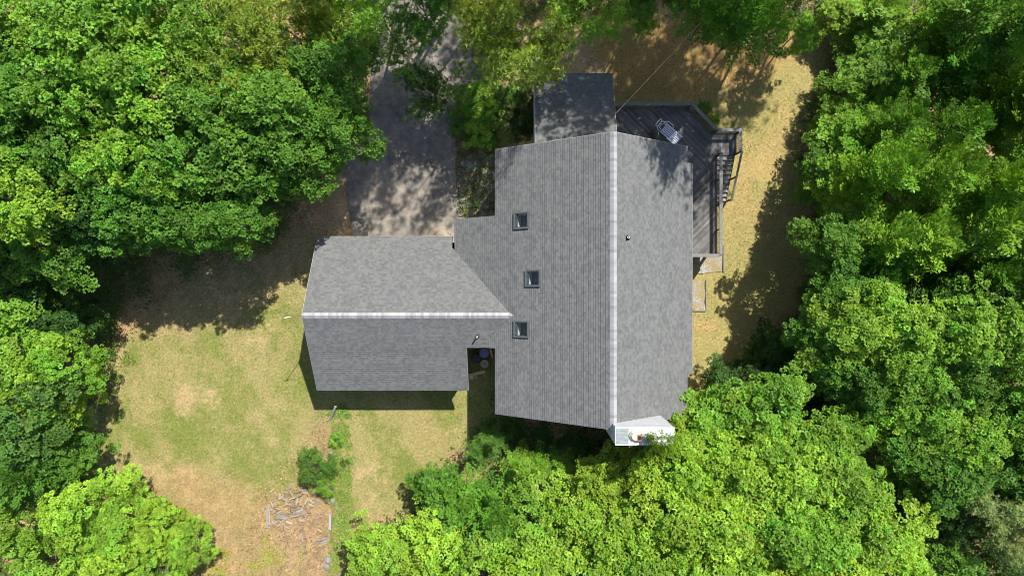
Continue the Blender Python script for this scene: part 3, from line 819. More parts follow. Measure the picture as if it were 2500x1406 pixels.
# lounge chair on the deck
lx, ly, _ = W(1632, 322, DZ + .35)
lc = thing('lounge_chair', 'white tube lounge chair with striped grey sling on the dark deck', 'lounge chair', (lx, ly, DZ), rad(-40))
mb = MB()
def rr(x0, x1, wd, z0, z1, r=.14):
    return [(x1, wd, z1), (x0 + r, wd, z0), (x0 + .04, wd - .05, z0), (x0, wd - r, z0), (x0, -wd + r, z0), (x0 + .04, -wd + .05, z0), (x0 + r, -wd, z0), (x1, -wd, z1)]
mb.tube(rr(-.72, .86, .31, .36, .34), .026, n=6); mb.build('frame', M['steel'], lc)
mb = MB(); mb.tube([(-.66, .33, .02), (-.70, .20, .42), (-.86, .26, .5), (-.90, 0.0, .52), (-.86, -.26, .5), (-.70, -.2, .42), (-.66, -.33, .02)][1:6], .024, n=6); mb.build('foot_loop', M['steel'], lc)
mb = MB(); mb.tube([(-.36, .20, .40), (-.58, .18, .41), (-.62, 0.08, .41), (-.62, -.08, .41), (-.58, -.18, .41), (-.36, -.20, .40)], .020, n=6); mb.build('inner_loop', M['steel'], lc)
for s_ in (-1, 1):
    mb = MB(); mb.tube([(-.55, .32 * s_, .36), (-.42, .42 * s_, .52), (-.05, .43 * s_, .54), (.1, .33 * s_, .36)] if s_ > 0 else [(.1, -.32, .36), (.25, -.42, .52), (.62, -.43, .54), (.78, -.34, .36)], .024, n=6); mb.build('armrest', M['steel'], lc)
    for xx in (-.55, .6):
        mb = MB(); mb.tube([(xx, .30 * s_, .35), (xx + .06, .30 * s_, 0.0)], .014, n=6); mb.build('leg', M['steel'], lc)
mb = MB(); mb.bar((.32, -.30, .375), (.32, .30, .375), .045, .03); mb.build('crossbar', M['steel'], lc)
mb = MB()
P_ = [(-.40, .385), (-.1, .372), (.31, .365)]
for (xa, za), (xb, zb) in zip(P_[:-1], P_[1:]): mb.add([(xa, -.27, za), (xb, -.27, zb), (xb, .27, zb), (xa, .27, za)], [(0, 1, 2, 3)])
mb.build('seat', M['sling'], lc)
mb = MB(); mb.add([(.33, -.28, .368), (.84, -.28, .36), (.84, .28, .36), (.33, .28, .368)], [(0, 1, 2, 3)]); mb.build('backrest', M['sling'], lc)
gx, gy, _ = W(1600, 328, DZ + .7)
gr = thing('covered_grill', 'black round grill with pale handle beside the lounge chair on deck', 'grill', (gx, gy, DZ))
mb = MB(); mb.lathe([(.30, .45), (.33, .62), (.31, .74), (.22, .85), (.08, .90), (.02, .905)], (0, 0, 0), 20); gb = mb.build('bowl', M['rubber'], gr, smooth=True)
mb = MB(); mb.tube([(.12, -.08, .89), (.13, -.03, .94), (.13, .03, .94), (.12, .08, .89)], .02, n=6); mb.build('handle', M['white'], gr)
for i in range(3):
    t = i * 2.1; mb = MB(); mb.tube([(.2 * math.cos(t), .2 * math.sin(t), .5), (.34 * math.cos(t), .34 * math.sin(t), 0)], .018, n=6); mb.build('leg', M['rubber'], gr)

# ================================================================== SMALL THINGS IN THE NOTCH AND ON THE LAWN
def barrel(px, py, r, h, mat, name, label, cat, lid_mat=None):
    X, Y, _ = W(px, py, h); t = thing(name, label, cat, (X, Y, 0))
    mb = MB(); mb.lathe([(r * .86, 0), (r * .9, .05), (r * 1.0, h * .5), (r * .97, h - .06), (r * .97, h - .04)], (0, 0, 0), 24); mb.build('body', mat, t, smooth=True)
    mb = MB(); mb.lathe([(r * 1.03, h - .05), (r * 1.05, h - .02), (r * .98, h), (r * .8, h - .012), (r * .78, h - .02), (.02, h - .015)], (0, 0, 0), 24); mb.build('lid', lid_mat or mat, t)
    mb = MB(); mb.bar((-r * .35, 0, h + .01), (r * .35, 0, h + .01), .06, .04); mb.build('handle', lid_mat or mat, t)
barrel(1182, 862, .30, .95, M['blue_lid'], 'rubbish_bin', 'round blue-grey lidded bin tucked in the dark notch of the house', 'bin')
barrel(1163, 876, .29, .80, M['black_plastic'], 'rubbish_bin', 'round black lidded bin against the garage wall in the notch', 'bin')
barrel(1183, 888, .25, .70, M['tan_plastic'], 'crock', 'round tan lidded crock below the blue-grey bin in the notch', 'crock')
def plank(a, b_, wd, th, mat, label, name='plank', cat='plank', group=None, roll=0.0):
    a = Vector(a); b_ = Vector(b_); c_ = (a + b_) / 2
    mb = MB(); mb.bar(a - c_, b_ - c_, wd, th); o = mb.build(name, mat, bevel=.006); o.location = c_
    tag(o, label, cat, group); return o
plank(W(1196, 851, .9), W(1202, 872, .1), .14, .04, M['new_wood'], 'short brown board leaning upright beside the blue-grey bin')
plank(W(1137, 917, .12), W(1184, 907, .12), .20, .10, M['new_wood'], 'thick pale board on the ground poking out from the garage eave, upper of two', 'plank', 'plank')
plank(W(1136, 926, .10), W(1166, 919, .10), .22, .10, M['split_wood'], 'shorter pale board below the thick one at the garage eave corner')
plank(W(1150, 911, .26), W(1152, 924, .26), .18, .10, M['new_wood'], 'small sunlit block resting on the two boards by the garage')

# leaning post at the garage's south-west, timber edging, bucket, stones
ps = plank(W(819, 992, .9), W(806, 1024, .05), .14, .12, M['grey_wood'], 'silvery leaning post standing in the lawn just south of the garage', 'post', 'post')
for (ya, yb, dx, lb) in ((1180, 1198, 0, 'short weathered landscape timber beside the green sapling'), (1252, 1292, -1, 'dark weathered landscape timber on the lawn edge below the stone lump'), (1100, 1118, 2, 'half buried grey timber end above the sapling')):
    plank(W(808 + dx, ya, .14), W(807 + dx, yb, .14), .16, .26, M['grey_wood'], lb, 'landscape_timber', 'timber', 'timbers along the lawn edge')
def rock(px, py, r, label, mat=M['stone'], squash=.6, seed=0, name='stone', elong=1.0):
    bm = bmesh.new(); bmesh.ops.create_icosphere(bm, subdivisions=3, radius=r)
    for v in bm.verts:
        k = 1 + .28 * mnoise.noise(v.co * (1.3 / r) + Vector((seed * 3.1, 0, 0))); v.co = Vector((v.co.x * k * elong, v.co.y * k, v.co.z * k * squash))
    me = bpy.data.meshes.new(name); bm.to_mesh(me); bm.free()
    o = link_mesh(name, me, mat); o.location = W(px, py, r * squash * .5); o.rotation_euler = (0, 0, seed * 1.7); tag(o, label, 'stone'); return o
rock(812, 1221, .17, 'round grey stone lump on the red earth below the sapling', seed=2, squash=.8)
rock(821, 1237, .15, 'flat whitish stone in the weeds right of the round grey one', M['edging'], .35, 3, elong=1.5)
rock(684, 1259, .26, 'large pale slab-like stone lying in the firewood heap', M['edging'], .5, 4, elong=1.4)
rock(800, 1366, .22, 'pale grey block of stone at the bottom end of the timber edging', M['stone'], .6, 6)
rock(797, 1383, .2, 'whitish broken block just below the grey block', M['edging'], .5, 7, elong=1.3)

# firewood heap: split billets, each its own object
def billet_mesh(seed):
    rnd = random.Random(seed); mb = MB(); ln = rnd.uniform(.34, .46); r = rnd.uniform(.055, .085)
    k = rnd.choice((3, 4, 4)); ph = rnd.uniform(0, 6); A = []; B = []
    for i in range(k):
        t = ph + i * 2 * math.pi / k; q = r * rnd.uniform(.75, 1.2)
        A.append((-ln / 2, q * math.cos(t), q * math.sin(t))); q *= rnd.uniform(.85, 1.15); B.append((ln / 2 + rnd.uniform(-.02, .02), q * math.cos(t), q * math.sin(t)))
    mb.add(A + B, [tuple(range(k))[::-1], tuple(range(k, 2 * k))] + [(i, (i + 1) % k, k + (i + 1) % k, k + i) for i in range(k)])
    me = mb.mesh('split_log', bevel=.006); me.materials.append(M['split_wood']); return me
bills = [billet_mesh(i) for i in range(9)]
rnd = random.Random(33)
def heap(n, poly, zmax, group, label, scale=1.0, mats=None):
    pl = gp(*poly); xs = [p[0] for p in pl]; ys = [p[1] for p in pl]; cx, cy = sum(xs) / len(xs), sum(ys) / len(ys)
    k = 0
    while k < n:
        x = rnd.uniform(min(xs), max(xs)); y = rnd.uniform(min(ys), max(ys))
        if not inpoly(np.array([x]), np.array([y]), pl)[0]: continue
        d = math.hypot((x - cx) / (max(xs) - min(xs)) * 2, (y - cy) / (max(ys) - min(ys)) * 2)
        o = bpy.data.objects.new('split_log', rnd.choice(bills)); C.objects.link(o)
        o.location = (x, y, .06 + max(0, 1 - d) * zmax * rnd.random())
        o.rotation_euler = (rnd.uniform(0, 6), rnd.uniform(-.25, .25), rnd.gauss(.4, .8)); s_ = scale * rnd.uniform(.7, 1.15); o.scale = (s_ * rnd.uniform(.8, 1.2), s_, s_)
        tag(o, label, 'firewood', group); k += 1
heap(78, ((655,1195),(700,1180),(770,1200),(780,1235),(730,1275),(690,1290),(655,1270)), .35, 'split logs in the firewood heap', 'pale split log in the tumbled heap beside the sapling')
heap(34, ((640,1190),(800,1230),(812,1380),(740,1370),(660,1300)), .03, 'scattered split logs below the heap', 'pale split log lying loose on bare earth below the heap', .85)
planks = [((651,1233),(653,1288),.13,'whitish plank standing at the left end of the firewood heap'),((656,1234),(659,1280),.08,'narrow whitish plank second from the left of the firewood heap'),
 ((654,1279),(678,1273),.12,'short whitish board across the foot of the two upright planks'),((683,1276),(712,1254),.10,'grey plank slanting up below the pale slab stone'),
 ((716,1254),(740,1242),.13,'wide grey board at the right end of the firewood heap'),((712,1263),(742,1246),.08,'narrow grey board just under the wide one at heap end'),
 ((712,1243),(738,1240),.06,'thin grey lath along the top of the right heap boards'),((735,1300),(740,1322),.09,'grey board lying upright among bark chips below heap'),
 ((775,1318),(803,1312),.10,'grey board left of the timber edging, upper of two'),((783,1325),(805,1316),.10,'grey board left of the timber edging, lower of two'),
 ((727,1338),(748,1340),.07,'pale lath on bare earth below the firewood heap')]
for i, (a, b_, wd, lb) in enumerate(planks):
    h = .10 + .03 * (i % 3); plank(W(*a, h), W(*b_, h + .05), wd, .035, M['grey_wood'], lb, 'plank', 'plank', 'grey planks around the firewood heap')

# dry brush heap at the garage corner
def brush(px, py, r, label):
    rnd = random.Random(px); mb = MB(); c0 = Vector(W(px, py, 0))
    for i in range(90):
        a = rnd.uniform(0, 6.28); q = r * math.sqrt(rnd.random()); p = Vector((q * math.cos(a), q * math.sin(a), rnd.uniform(.05, .4)))
        d = Vector((rnd.uniform(-1, 1), rnd.uniform(-1, 1), rnd.uniform(-.3, .3))).normalized() * rnd.uniform(.2, .55)
        mb.tube([p - d * .5, p + Vector((rnd.uniform(-.05, .05), rnd.uniform(-.05, .05), .03)), p + d * .5], .012, .006, 5)
    o = mb.build('brush_heap', M['twig']); o.location = c0; tag(o, label, 'brush heap')
brush(838, 560, .42, 'small heap of dry brown twigs at the garage corner by the driveway')

# pale edging round the gravel
for (a, b_, lb) in (((1767,600),(1767,664),'pale concrete edging strip running past the south end of the deck'), ((1724,684),(1724,759),'pale edging strip on the right side of the lower gravel patch'), ((1692,758),(1724,758),'short pale edging strip at the foot of the lower gravel patch')):
    plank(W(*a, .06), W(*b_, .06), .09, .14, M['edging'], lb, 'garden_edging', 'edging')

# bare fallen branches on the ground
for (a, b_, lb) in (((440,1406),(470,1385),'grey fallen branch at the foot of the bottom left maples'), ((2120,1270),(2160,1310),'fallen branch in the gap between the south-east maples')):
    mb = MB(); A = Vector(W(*a, .2)); B = Vector(W(*b_, .4)); mb.tube([A - (A + B) / 2, Vector((.05, .05, .05)), B - (A + B) / 2], .05, .02, 6)
    o = mb.build('fallen_branch', M['pale_bark']); o.location = (A + B) / 2; tag(o, lb, 'branch')

# ================================================================== VEGETATION
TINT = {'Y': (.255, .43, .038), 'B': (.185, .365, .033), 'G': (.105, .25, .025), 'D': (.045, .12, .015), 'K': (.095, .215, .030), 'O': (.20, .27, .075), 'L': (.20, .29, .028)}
TNAME = {'Y': 'bright yellow-green', 'B': 'bright green', 'G': 'mid green', 'D': 'dark green', 'K': 'blue-green', 'O': 'pale olive', 'L': 'light lime'}

def rdir(n, rng):
    return unit(rng.normal(size=(n, 3)))
def leaf_col(n, rng, var=.22, warm=.0):
    k = 1 + var * rng.normal(size=(n, 1)) * .6
    c = np.ones((n, 3)) * k
    hue = rng.normal(size=n) * .07
    c[:, 0] *= 1 + hue + .03; c[:, 2] *= 1 - hue
    y = rng.random(n) < warm
    c[y] = c[y] * np.array([1.9, 1.15, .9])
    return np.clip(c, .35, 2.2)

def maple_crown(seed, R=2.6, H=3.6, zc=8.0, clumps=70, sprigs=19, per=26, leaf=.112, low=-.35):
    """broad crown: boughs spread over a lumpy dome, every bough a cluster of leaf rosettes"""
    rng = np.random.default_rng(seed)
    n = clumps
    az = rng.random(n) * 2 * np.pi
    el = np.clip(low + (1 - low) * rng.random(n) ** .75, low, 1)
    rr = np.sqrt(np.clip(1 - np.clip(el, 0, 1) ** 2, 0, 1)) * (.58 + .46 * rng.random(n))
    lump = 1 + .24 * np.sin(az * 3 + seed) + .14 * np.sin(az * 5 + seed * 2.3)
    Cx = np.cos(az) * rr * R * lump; Cy = np.sin(az) * rr * R * lump
    Cz = zc + el * H * (.72 + .42 * rng.random(n)) * .8
    a = R * rng.uniform(.15, .34, n)
    P, D, N, col = [], [], [], []
    for i in range(n):
        ns = max(4, int(sprigs * (a[i] / (R * .25)) ** 2))
        d = rdir(ns, rng); d[:, 2] = np.where(d[:, 2] < -.2, -d[:, 2], d[:, 2])
        q = (.62 + .42 * rng.random(ns) ** .6)[:, None]
        cs = d * q * np.array([a[i], a[i], a[i] * .66]) + np.array([Cx[i], Cy[i], Cz[i]])
        ax = unit(d * .6 + np.array([0, 0, .7]) + rng.normal(size=(ns, 3)) * .28)
        u = unit(np.cross(ax, rng.normal(size=(ns, 3)))); v = np.cross(ax, u)
        ph = rng.random((ns, per)) * 6.283; th = np.radians(rng.uniform(55, 108, (ns, per)))
        dd = (np.cos(th)[..., None] * ax[:, None] + np.sin(th)[..., None] * (np.cos(ph)[..., None] * u[:, None] + np.sin(ph)[..., None] * v[:, None]))
        nn = ax[:, None] - (ax[:, None] * dd).sum(-1, keepdims=True) * dd + rng.normal(size=(ns, per, 3)) * .22
        p = cs[:, None] + dd * .05 * (1 + rng.random((ns, per, 1)))
        c = leaf_col(ns * per, rng, .16, .002).reshape(ns, per, 3) * (1 + .13 * rng.normal(size=(ns, 1, 1))) * (1 + .13 * rng.normal())
        c = c * np.array([1 + .07 * rng.normal(), 1, 1])
        P.append(p.reshape(-1, 3)); D.append(dd.reshape(-1, 3)); N.append(unit(nn).reshape(-1, 3)); col.append(c.reshape(-1, 3))
    P = np.concatenate(P); D = np.concatenate(D); N = np.concatenate(N); col = np.concatenate(col)
    L = leaf * rng.uniform(.7, 1.25, len(P))
    ends = [(Cx[i], Cy[i], Cz[i]) for i in rng.permutation(n)[:9]]
    return quads_mesh('crown', P, D, N, L, L * .78, np.clip(col, .3, 2.4)), ends

def spray_crown(seed, R=2.5, H=6.2, zc=8.0, br=66, leaf=.23, prof='dome', narrow=.5, rise=.42):
    """tiered branches with flat leafy sprays (beech, elm, hemlock like)"""
    rng = np.random.default_rng(seed); P, D, N, col = [], [], [], []; ends = []
    up = np.array([0, 0, 1.0])
    for i in range(br):
        t = (i + rng.random()) / br                      # 0 bottom .. 1 top
        az = i * 2.399 + rng.normal() * .3
        ln = R * ((1 - t) ** .55 * .9 + .22 if prof == 'dome' else (1 - t) * .95 + .12) * rng.uniform(.8, 1.2)
        z0 = zc - H * .45 + t * H * .9
        e = rise + .6 * t + rng.normal() * .16
        d = np.array([np.cos(az) * np.cos(e), np.sin(az) * np.cos(e), np.sin(e)])
        side = unit(np.cross(d, up)[None])[0]; nr = np.cross(side, d)
        c_br = (1 + .15 * rng.normal()) * np.array([1 + .08 * rng.normal(), 1, 1])
        ends.append(tuple(np.array([0, 0, z0]) + d * ln * .8))
        k = max(6, int(ln / .125))
        for j in range(k):
            s = .15 + .85 * j / (k - 1)
            base = np.array([0, 0, z0]) + d * ln * s - up * .12 * ln * s * s
            for sg in (-1, 1):
                tl = ln * (.20 * (1 - s) ** .8 + .06) * rng.uniform(.6, 1.25)
                td = unit((d * .75 + side * sg * .85 + up * rng.normal() * .16)[None])[0]
                m = max(3, int(tl / .105))
                q = np.linspace(.08, 1, m)[:, None]
                p = base + td * tl * q + rng.normal(size=(m, 3)) * .035
                lr = np.where(np.arange(m) % 2 == 0, 1, -1)[:, None]
                ld = unit(td + np.cross(td, nr) * lr * .8 + rng.normal(size=(m, 3)) * .18)
                P.append(p); D.append(ld); N.append(unit(nr + rng.normal(size=(m, 3)) * .28)); col.append(leaf_col(m, rng, .2) * c_br)
    P = np.concatenate(P); D = np.concatenate(D); N = np.concatenate(N); col = np.concatenate(col)
    L = leaf * rng.uniform(.7, 1.2, len(P))
    return quads_mesh('crown', P, D, N, L, L * narrow, np.clip(col, .3, 2.4)), ends[::5][:9]

def tuft_crown(seed, R=2.7, H=4.0, zc=8.0, tufts=900, leaf=.22, open_=.0):
    """open crown of star-like tufts of narrow leaflets on thin branches"""
    rng = np.random.default_rng(seed); nb = 16
    az = rng.random(nb) * 6.283; el = rng.uniform(-.1, .9, nb); rr = rng.uniform(.55, 1.0, nb) * np.sqrt(1 - np.clip(el, 0, 1) ** 2 * .75)
    B = np.stack([np.cos(az) * rr * R, np.sin(az) * rr * R, zc + el * H * .55], 1)
    w_ = rng.integers(0, nb, tufts)
    Cc = B[w_] * np.array([1, 1, 1]) + rng.normal(size=(tufts, 3)) * np.array([.40, .40, .3]) * R * .42
    pull = rng.random((tufts, 1)) ** 2 * .7
    root = np.array([0, 0, zc - H * .4]); Cc = Cc * (1 - pull) + root * pull
    if open_: Cc = Cc[rng.random(tufts) > open_ * vnoise(Cc[:, 0] * 1.3, Cc[:, 1] * 1.3, seed) * 1.5]
    m = 13; n = len(Cc)
    out = unit(Cc - root)
    d = unit(rng.normal(size=(n, m, 3)) * np.array([1, 1, .45]) + out[:, None] * .55 + np.array([0, 0, -.12]))
    P = (Cc[:, None] + d * .03).reshape(-1, 3); D = d.reshape(-1, 3)
    N = unit(np.array([0, 0, 1.0]) + rng.normal(size=(n * m, 3)) * .4)
    cc = (1 + .2 * rng.normal(size=(n, 1, 1))) * np.ones((n, m, 3)); cc[:, :, 0] *= (1 + .08 * rng.normal(size=(n, 1)))
    col = cc.reshape(-1, 3) * leaf_col(n * m, rng, .15)
    L = leaf * rng.uniform(.6, 1.2, n * m)
    return quads_mesh('crown', P, D, N, L, L * .27, np.clip(col, .3, 2.4)), [tuple(b) for b in B[:10]]

def trunk_mesh(seed, zc, ends, r=.12):
    rnd = random.Random(seed); mb = MB()
    pts = [(0, 0, -.2)]; x = y = 0
    for i in range(1, 6):
        x += rnd.uniform(-.12, .12); y += rnd.uniform(-.12, .12); pts.append((x, y, zc * i / 5))
    mb.tube(pts, r, r * .45, 8)
    for e in ends:
        t = rnd.uniform(.55, .95); k = min(4, int(t * 5)); b0 = Vector(pts[k]).lerp(Vector(pts[k + 1]), t * 5 - k)
        e = Vector(e); mid = b0.lerp(e, .5) + Vector((rnd.uniform(-.2, .2), rnd.uniform(-.2, .2), .25))
        mb.tube([b0, mid, b0.lerp(e, .97)], r * .38, r * .08, 6)
    me = mb.mesh('trunk', smooth=True, recalc=False); return me

# crown variants: (mesh, trunk mesh, nominal radius, nominal crown-centre height, half height)
VAR = {}
def variant(key, gen, n, R, zc, hh, bark, **kw):
    for i in range(n):
        me, ends = gen(100 * ord(key[0]) + i * 13 + len(key), R=R, zc=zc, **kw)
        me.materials.append(M['leaf'])
        tm = trunk_mesh(i + ord(key[0]), zc, ends, {'U': .025, 'C': .07}.get(key, .12)); tm.materials.append(bark)
        VAR.setdefault(key, []).append((me, tm, R, zc, hh))
variant('M', maple_crown, 6, 2.6, 8.0, 2.8, M['bark'])
variant('F', spray_crown, 4, 2.6, 8.0, 2.6, M['bark'])
variant('T', tuft_crown, 3, 2.6, 8.0, 2.4, M['pale_bark'])
variant('S', tuft_crown, 2, 2.6, 8.0, 2.4, M['pale_bark'], tufts=560, open_=.6)
variant('C', spray_crown, 3, 1.3, 4.5, 2.6, M['bark'], H=5.6, br=60, leaf=.15, prof='cone', narrow=.3, rise=.35)
variant('P', tuft_crown, 1, 1.5, 8.0, 2.6, M['pale_bark'], tufts=800, leaf=.18)
variant('U', maple_crown, 3, 1.3, 1.1, .9, M['bark'], H=1.3, clumps=40, sprigs=9, per=18, leaf=.085, low=-.8)
variant('L', maple_crown, 4, 2.6, 5.6, 3.1, M['bark'], H=4.6, clumps=84, low=-1.0)
KIND = {'L': ('maple_tree', 'bushy maple', 'tree'), 'M': ('maple_tree', 'maple', 'tree'), 'F': ('beech_tree', 'beech-like tree', 'tree'), 'T': ('ash_tree', 'narrow-leaved tree', 'tree'), 'S': ('ash_tree', 'thin-crowned tree', 'tree'),
        'C': ('conifer_tree', 'young conifer', 'tree'), 'P': ('pine_tree', 'slim pine', 'tree'), 'U': ('shrub', 'shrub', 'shrub')}
_cnt = {}
def plant(kind, px, py, rpx, top, tint, label, group=None, lean_from=None):
    vs = VAR[kind]; _cnt[kind] = _cnt.get(kind, 0) + 1
    me, tm, R0, z0, hh = vs[(_cnt[kind] * 7 + int(px) * 3 + int(py)) % len(vs)]
    zc = top * .82 if lean_from is None else top - .8
    R = (.97 if kind == 'L' else 1.03) * rpx * (HC - zc) / FPX; X, Y, _ = W(px, py, zc)
    s = R / R0; sz = top / (z0 + hh)
    nm, kn, cat = KIND[kind]
    t = thing(nm, label, cat, (X, Y, 0), random.uniform(0, 6.28), group); t.scale = (s, s, sz)
    if lean_from is not None:                        # a tall leaning tree: its foot stands further north
        by = max(Y, lean_from); t.location = (X, by, 0); t.rotation_euler = (math.atan2(by - Y, z0 * sz), 0, random.uniform(-.1, .1))
    elif top > 3:
        q = math.hypot(X, Y); lean = rad(11) * min(1, q / 14); off = math.tan(lean) * zc
        if py < 130 and kind in 'TFS': off *= 1.6; lean = math.atan(off / zc)
        if q > 6:
            t.location = (X + X / q * off, Y + Y / q * off, 0)
            rz = t.rotation_euler.z
            t.rotation_euler = (Matrix.Rotation(lean, 3, Vector((Y / q, -X / q, 0))) @ Matrix.Rotation(rz, 3, 'Z')).to_euler() if False else (Matrix.Rotation(-lean, 3, Vector((-Y / q, X / q, 0))) @ Matrix.Rotation(rz, 3, 'Z')).to_euler()
    b = TINT[tint]; k = random.uniform(.88, 1.12); h = random.uniform(-.08, .08)
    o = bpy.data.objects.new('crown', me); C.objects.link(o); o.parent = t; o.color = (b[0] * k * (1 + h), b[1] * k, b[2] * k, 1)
    o2 = bpy.data.objects.new('trunk', tm); C.objects.link(o2); o2.parent = t
    return t

ORD = ['leftmost', 'second', 'third', 'fourth', 'fifth', 'sixth', 'seventh', 'eighth', 'ninth', 'tenth', 'eleventh']
def row(where, group, items):
    """a row of trees, left to right; items: (kind, px, py, r, top, tint)"""
    items = sorted(items, key=lambda q: q[1])
    for i, (kd, px, py, r, top, ti) in enumerate(items):
        if kd == 'M' and top < 8.2: kd = 'L'
        pos = 'leftmost' if i == 0 else ('rightmost' if i == len(items) - 1 else ORD[i] + ' from left')
        if len(items) == 1: pos = 'alone'
        lab = '%s %s, %s %s' % (TNAME[ti], KIND[kd][1], pos, where)
        if pos == 'alone': lab = '%s %s %s' % (TNAME[ti], KIND[kd][1], where)
        jx, jy = (random.uniform(-16, 16), random.uniform(-26, 26)) if r > 80 else (0, 0)
        if kd == 'F' and px > 2050: jy *= 2.2; jx *= 1.5; r *= random.uniform(.78, 1.18); top *= random.uniform(.85, 1.1)
        plant(kd, px + jx, py + jy, r, top, ti, lab, group)

NW = 'trees of the wood left of the driveway'
for k_, (py, tp, ti, w_) in enumerate(((130,13,'B','first'),(290,12.5,'G','second'),(430,12,'B','third'),(610,9,'G','fourth'),(840,9,'B','fifth'))):
    plant('M', -60, py, 110, tp, ti, TNAME[ti] + ' maple cut by the left edge, ' + w_ + ' from the top', NW)
row('along the top edge, left of driveway', NW, [('M',50,40,140,13,'B'),('M',220,90,150,14,'B'),('M',400,40,140,13.5,'B'),('T',560,110,135,14,'L'),('T',720,70,140,13.5,'L'),('T',850,50,110,11.5,'B')])
row('in second row down, left of driveway', NW, [('M',70,220,125,12.5,'G'),('M',220,270,120,12.5,'B'),('M',370,235,125,13.2,'B'),('M',520,270,115,12.4,'G'),('T',640,200,110,13,'L'),('M',700,260,120,12.5,'G'),('M',812,190,104,11.5,'G')])
row('in third row down, left of driveway', NW, [('M',60,390,110,11,'G'),('M',190,400,115,11.5,'G'),('M',320,380,105,12.6,'B'),('M',450,400,120,11.8,'G'),('M',580,390,115,11.8,'G'),('M',700,370,110,11.2,'G'),('M',796,310,88,10.6,'G')])
row('in the row fringing the shaded lawn, left of driveway', NW, [('M',110,560,105,9.5,'G'),('M',230,520,105,10,'D'),('M',330,520,110,11,'G'),('M',440,535,98,10.4,'G'),('M',545,525,86,10.4,'G'),('M',635,440,82,10.4,'G'),('M',700,415,62,10,'G')])
WE = 'trees along the left edge'
row('lit by sun on the left edge, level with the skylights', WE, [('M',25,500,120,13,'Y')])
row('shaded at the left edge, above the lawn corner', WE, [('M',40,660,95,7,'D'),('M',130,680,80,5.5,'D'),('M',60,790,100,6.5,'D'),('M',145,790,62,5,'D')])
row('at the left edge, beside the front lawn', WE, [('M',50,900,100,9,'B'),('M',135,890,76,7.5,'B')])
row('lower left edge, below lawn middle', WE, [('M',50,1020,100,9,'K'),('M',120,1015,68,6.5,'B')])
row('on the left edge above the yellow maples', WE, [('F',45,1150,105,8,'K'),('M',140,1120,75,6,'G')])
SW = 'yellow-green maples in the bottom left corner'
row('in the bottom left corner', SW, [('M',40,1290,75,7.5,'B'),('M',190,1260,88,7.6,'Y'),('M',290,1290,72,6.4,'B')])
row('along the bottom edge, left of firewood', SW, [('M',90,1400,95,7.6,'B'),('M',250,1390,95,7.4,'Y'),('M',378,1300,62,5.6,'Y'),('M',370,1388,68,5.8,'Y'),('M',455,1340,50,4.6,'B')])
SC = 'trees below the house'
row('along the bottom edge, right of timber edging', SC, [('M',930,1380,88,6.5,'Y'),('M',1060,1350,100,7.5,'Y'),('M',1180,1400,100,8.6,'Y'),('M',1300,1395,105,9.6,'Y')])
row('beside the right end of the lawn', SC, [('M',1060,1190,52,4.5,'G'),('F',1120,1220,95,6.5,'G'),('F',1210,1270,110,8,'G'),('M',1310,1270,95,8.6,'B'),('M',1410,1250,85,9,'Y')])
row('in the house shadow below the west gable', SC, [('C',1165,1110,48,4.2,'K'),('C',1205,1085,46,5,'K'),('C',1265,1140,56,6.2,'B'),('C',1320,1145,56,6.4,'B'),('C',1370,1150,52,6,'B')])
SE = 'broad bright maples of the bottom right wood'
row('just right of the white chimney', SE, [('M',1640,1090,62,9.8,'Y'),('M',1722,1000,58,5.5,'B'),('M',1740,1050,90,8.6,'B'),('M',1880,1030,105,9.6,'B'),('M',1990,1090,95,10,'B')])
row('in the row under the white chimney', SE, [('M',1480,1180,75,9,'Y'),('M',1575,1160,80,9.4,'Y'),('M',1690,1160,105,10.6,'Y'),('M',1810,1150,110,11,'Y'),('M',1930,1180,115,11,'Y'),('M',2060,1200,100,10.4,'B')])
row('in the second row up from bottom right edge', SE, [('M',1490,1290,100,10,'Y'),('M',1610,1270,110,11,'Y'),('M',1740,1280,120,11.6,'Y'),('M',1870,1290,115,11.4,'B'),('M',2000,1300,115,11.4,'B'),('M',2120,1310,105,10.6,'Y')])
row('along the bottom edge, right half', SE, [('M',1420,1390,105,10,'Y'),('M',1550,1390,110,11,'Y'),('M',1680,1400,115,11.4,'Y'),('M',1810,1400,115,11.4,'Y'),('M',1940,1410,115,11.2,'Y'),('M',2070,1410,110,11,'Y'),('M',2190,1400,95,9.6,'Y')])
EE = 'trees of the wood right of the house'
row('along the top edge, right of the yard', EE, [('M',2055,25,50,3.0,'Y'),('M',2135,20,72,3.6,'Y'),('F',2170,70,90,5,'B'),('F',2290,50,105,8,'B'),('F',2390,40,105,9.5,'G'),('F',2480,80,90,10,'B')])
row('in the second row down, right of the yard', EE, [('M',2118,140,66,3.8,'B'),('M',2150,200,85,5,'B'),('F',2240,170,95,7,'G'),('F',2350,180,105,9,'G'),('F',2460,200,100,10,'B')])
row('in the third row down, right of deck', EE, [('M',2050,300,58,3.8,'B'),('F',2110,320,90,6,'B'),('F',2220,310,100,8.5,'G'),('F',2340,310,105,10,'G'),('F',2460,330,105,11,'B')])
row('in the row level with the deck stairs', EE, [('M',2015,430,60,4.6,'G'),('F',2090,460,90,7.5,'B'),('F',2200,450,110,10.5,'B'),('F',2330,450,110,11,'B'),('F',2450,450,105,11.5,'B')])
row('in the row level with the deck end', EE, [('M',2045,590,78,8.5,'G'),('F',2150,590,110,11.2,'B'),('F',2280,580,110,11.6,'B'),('F',2410,580,110,12,'B')])
row('in the row level with the middle skylight', EE, [('M',2050,710,80,8.6,'G'),('F',2150,700,90,9.5,'G'),('F',2280,700,95,9.8,'D'),('F',2410,690,105,11,'G')])
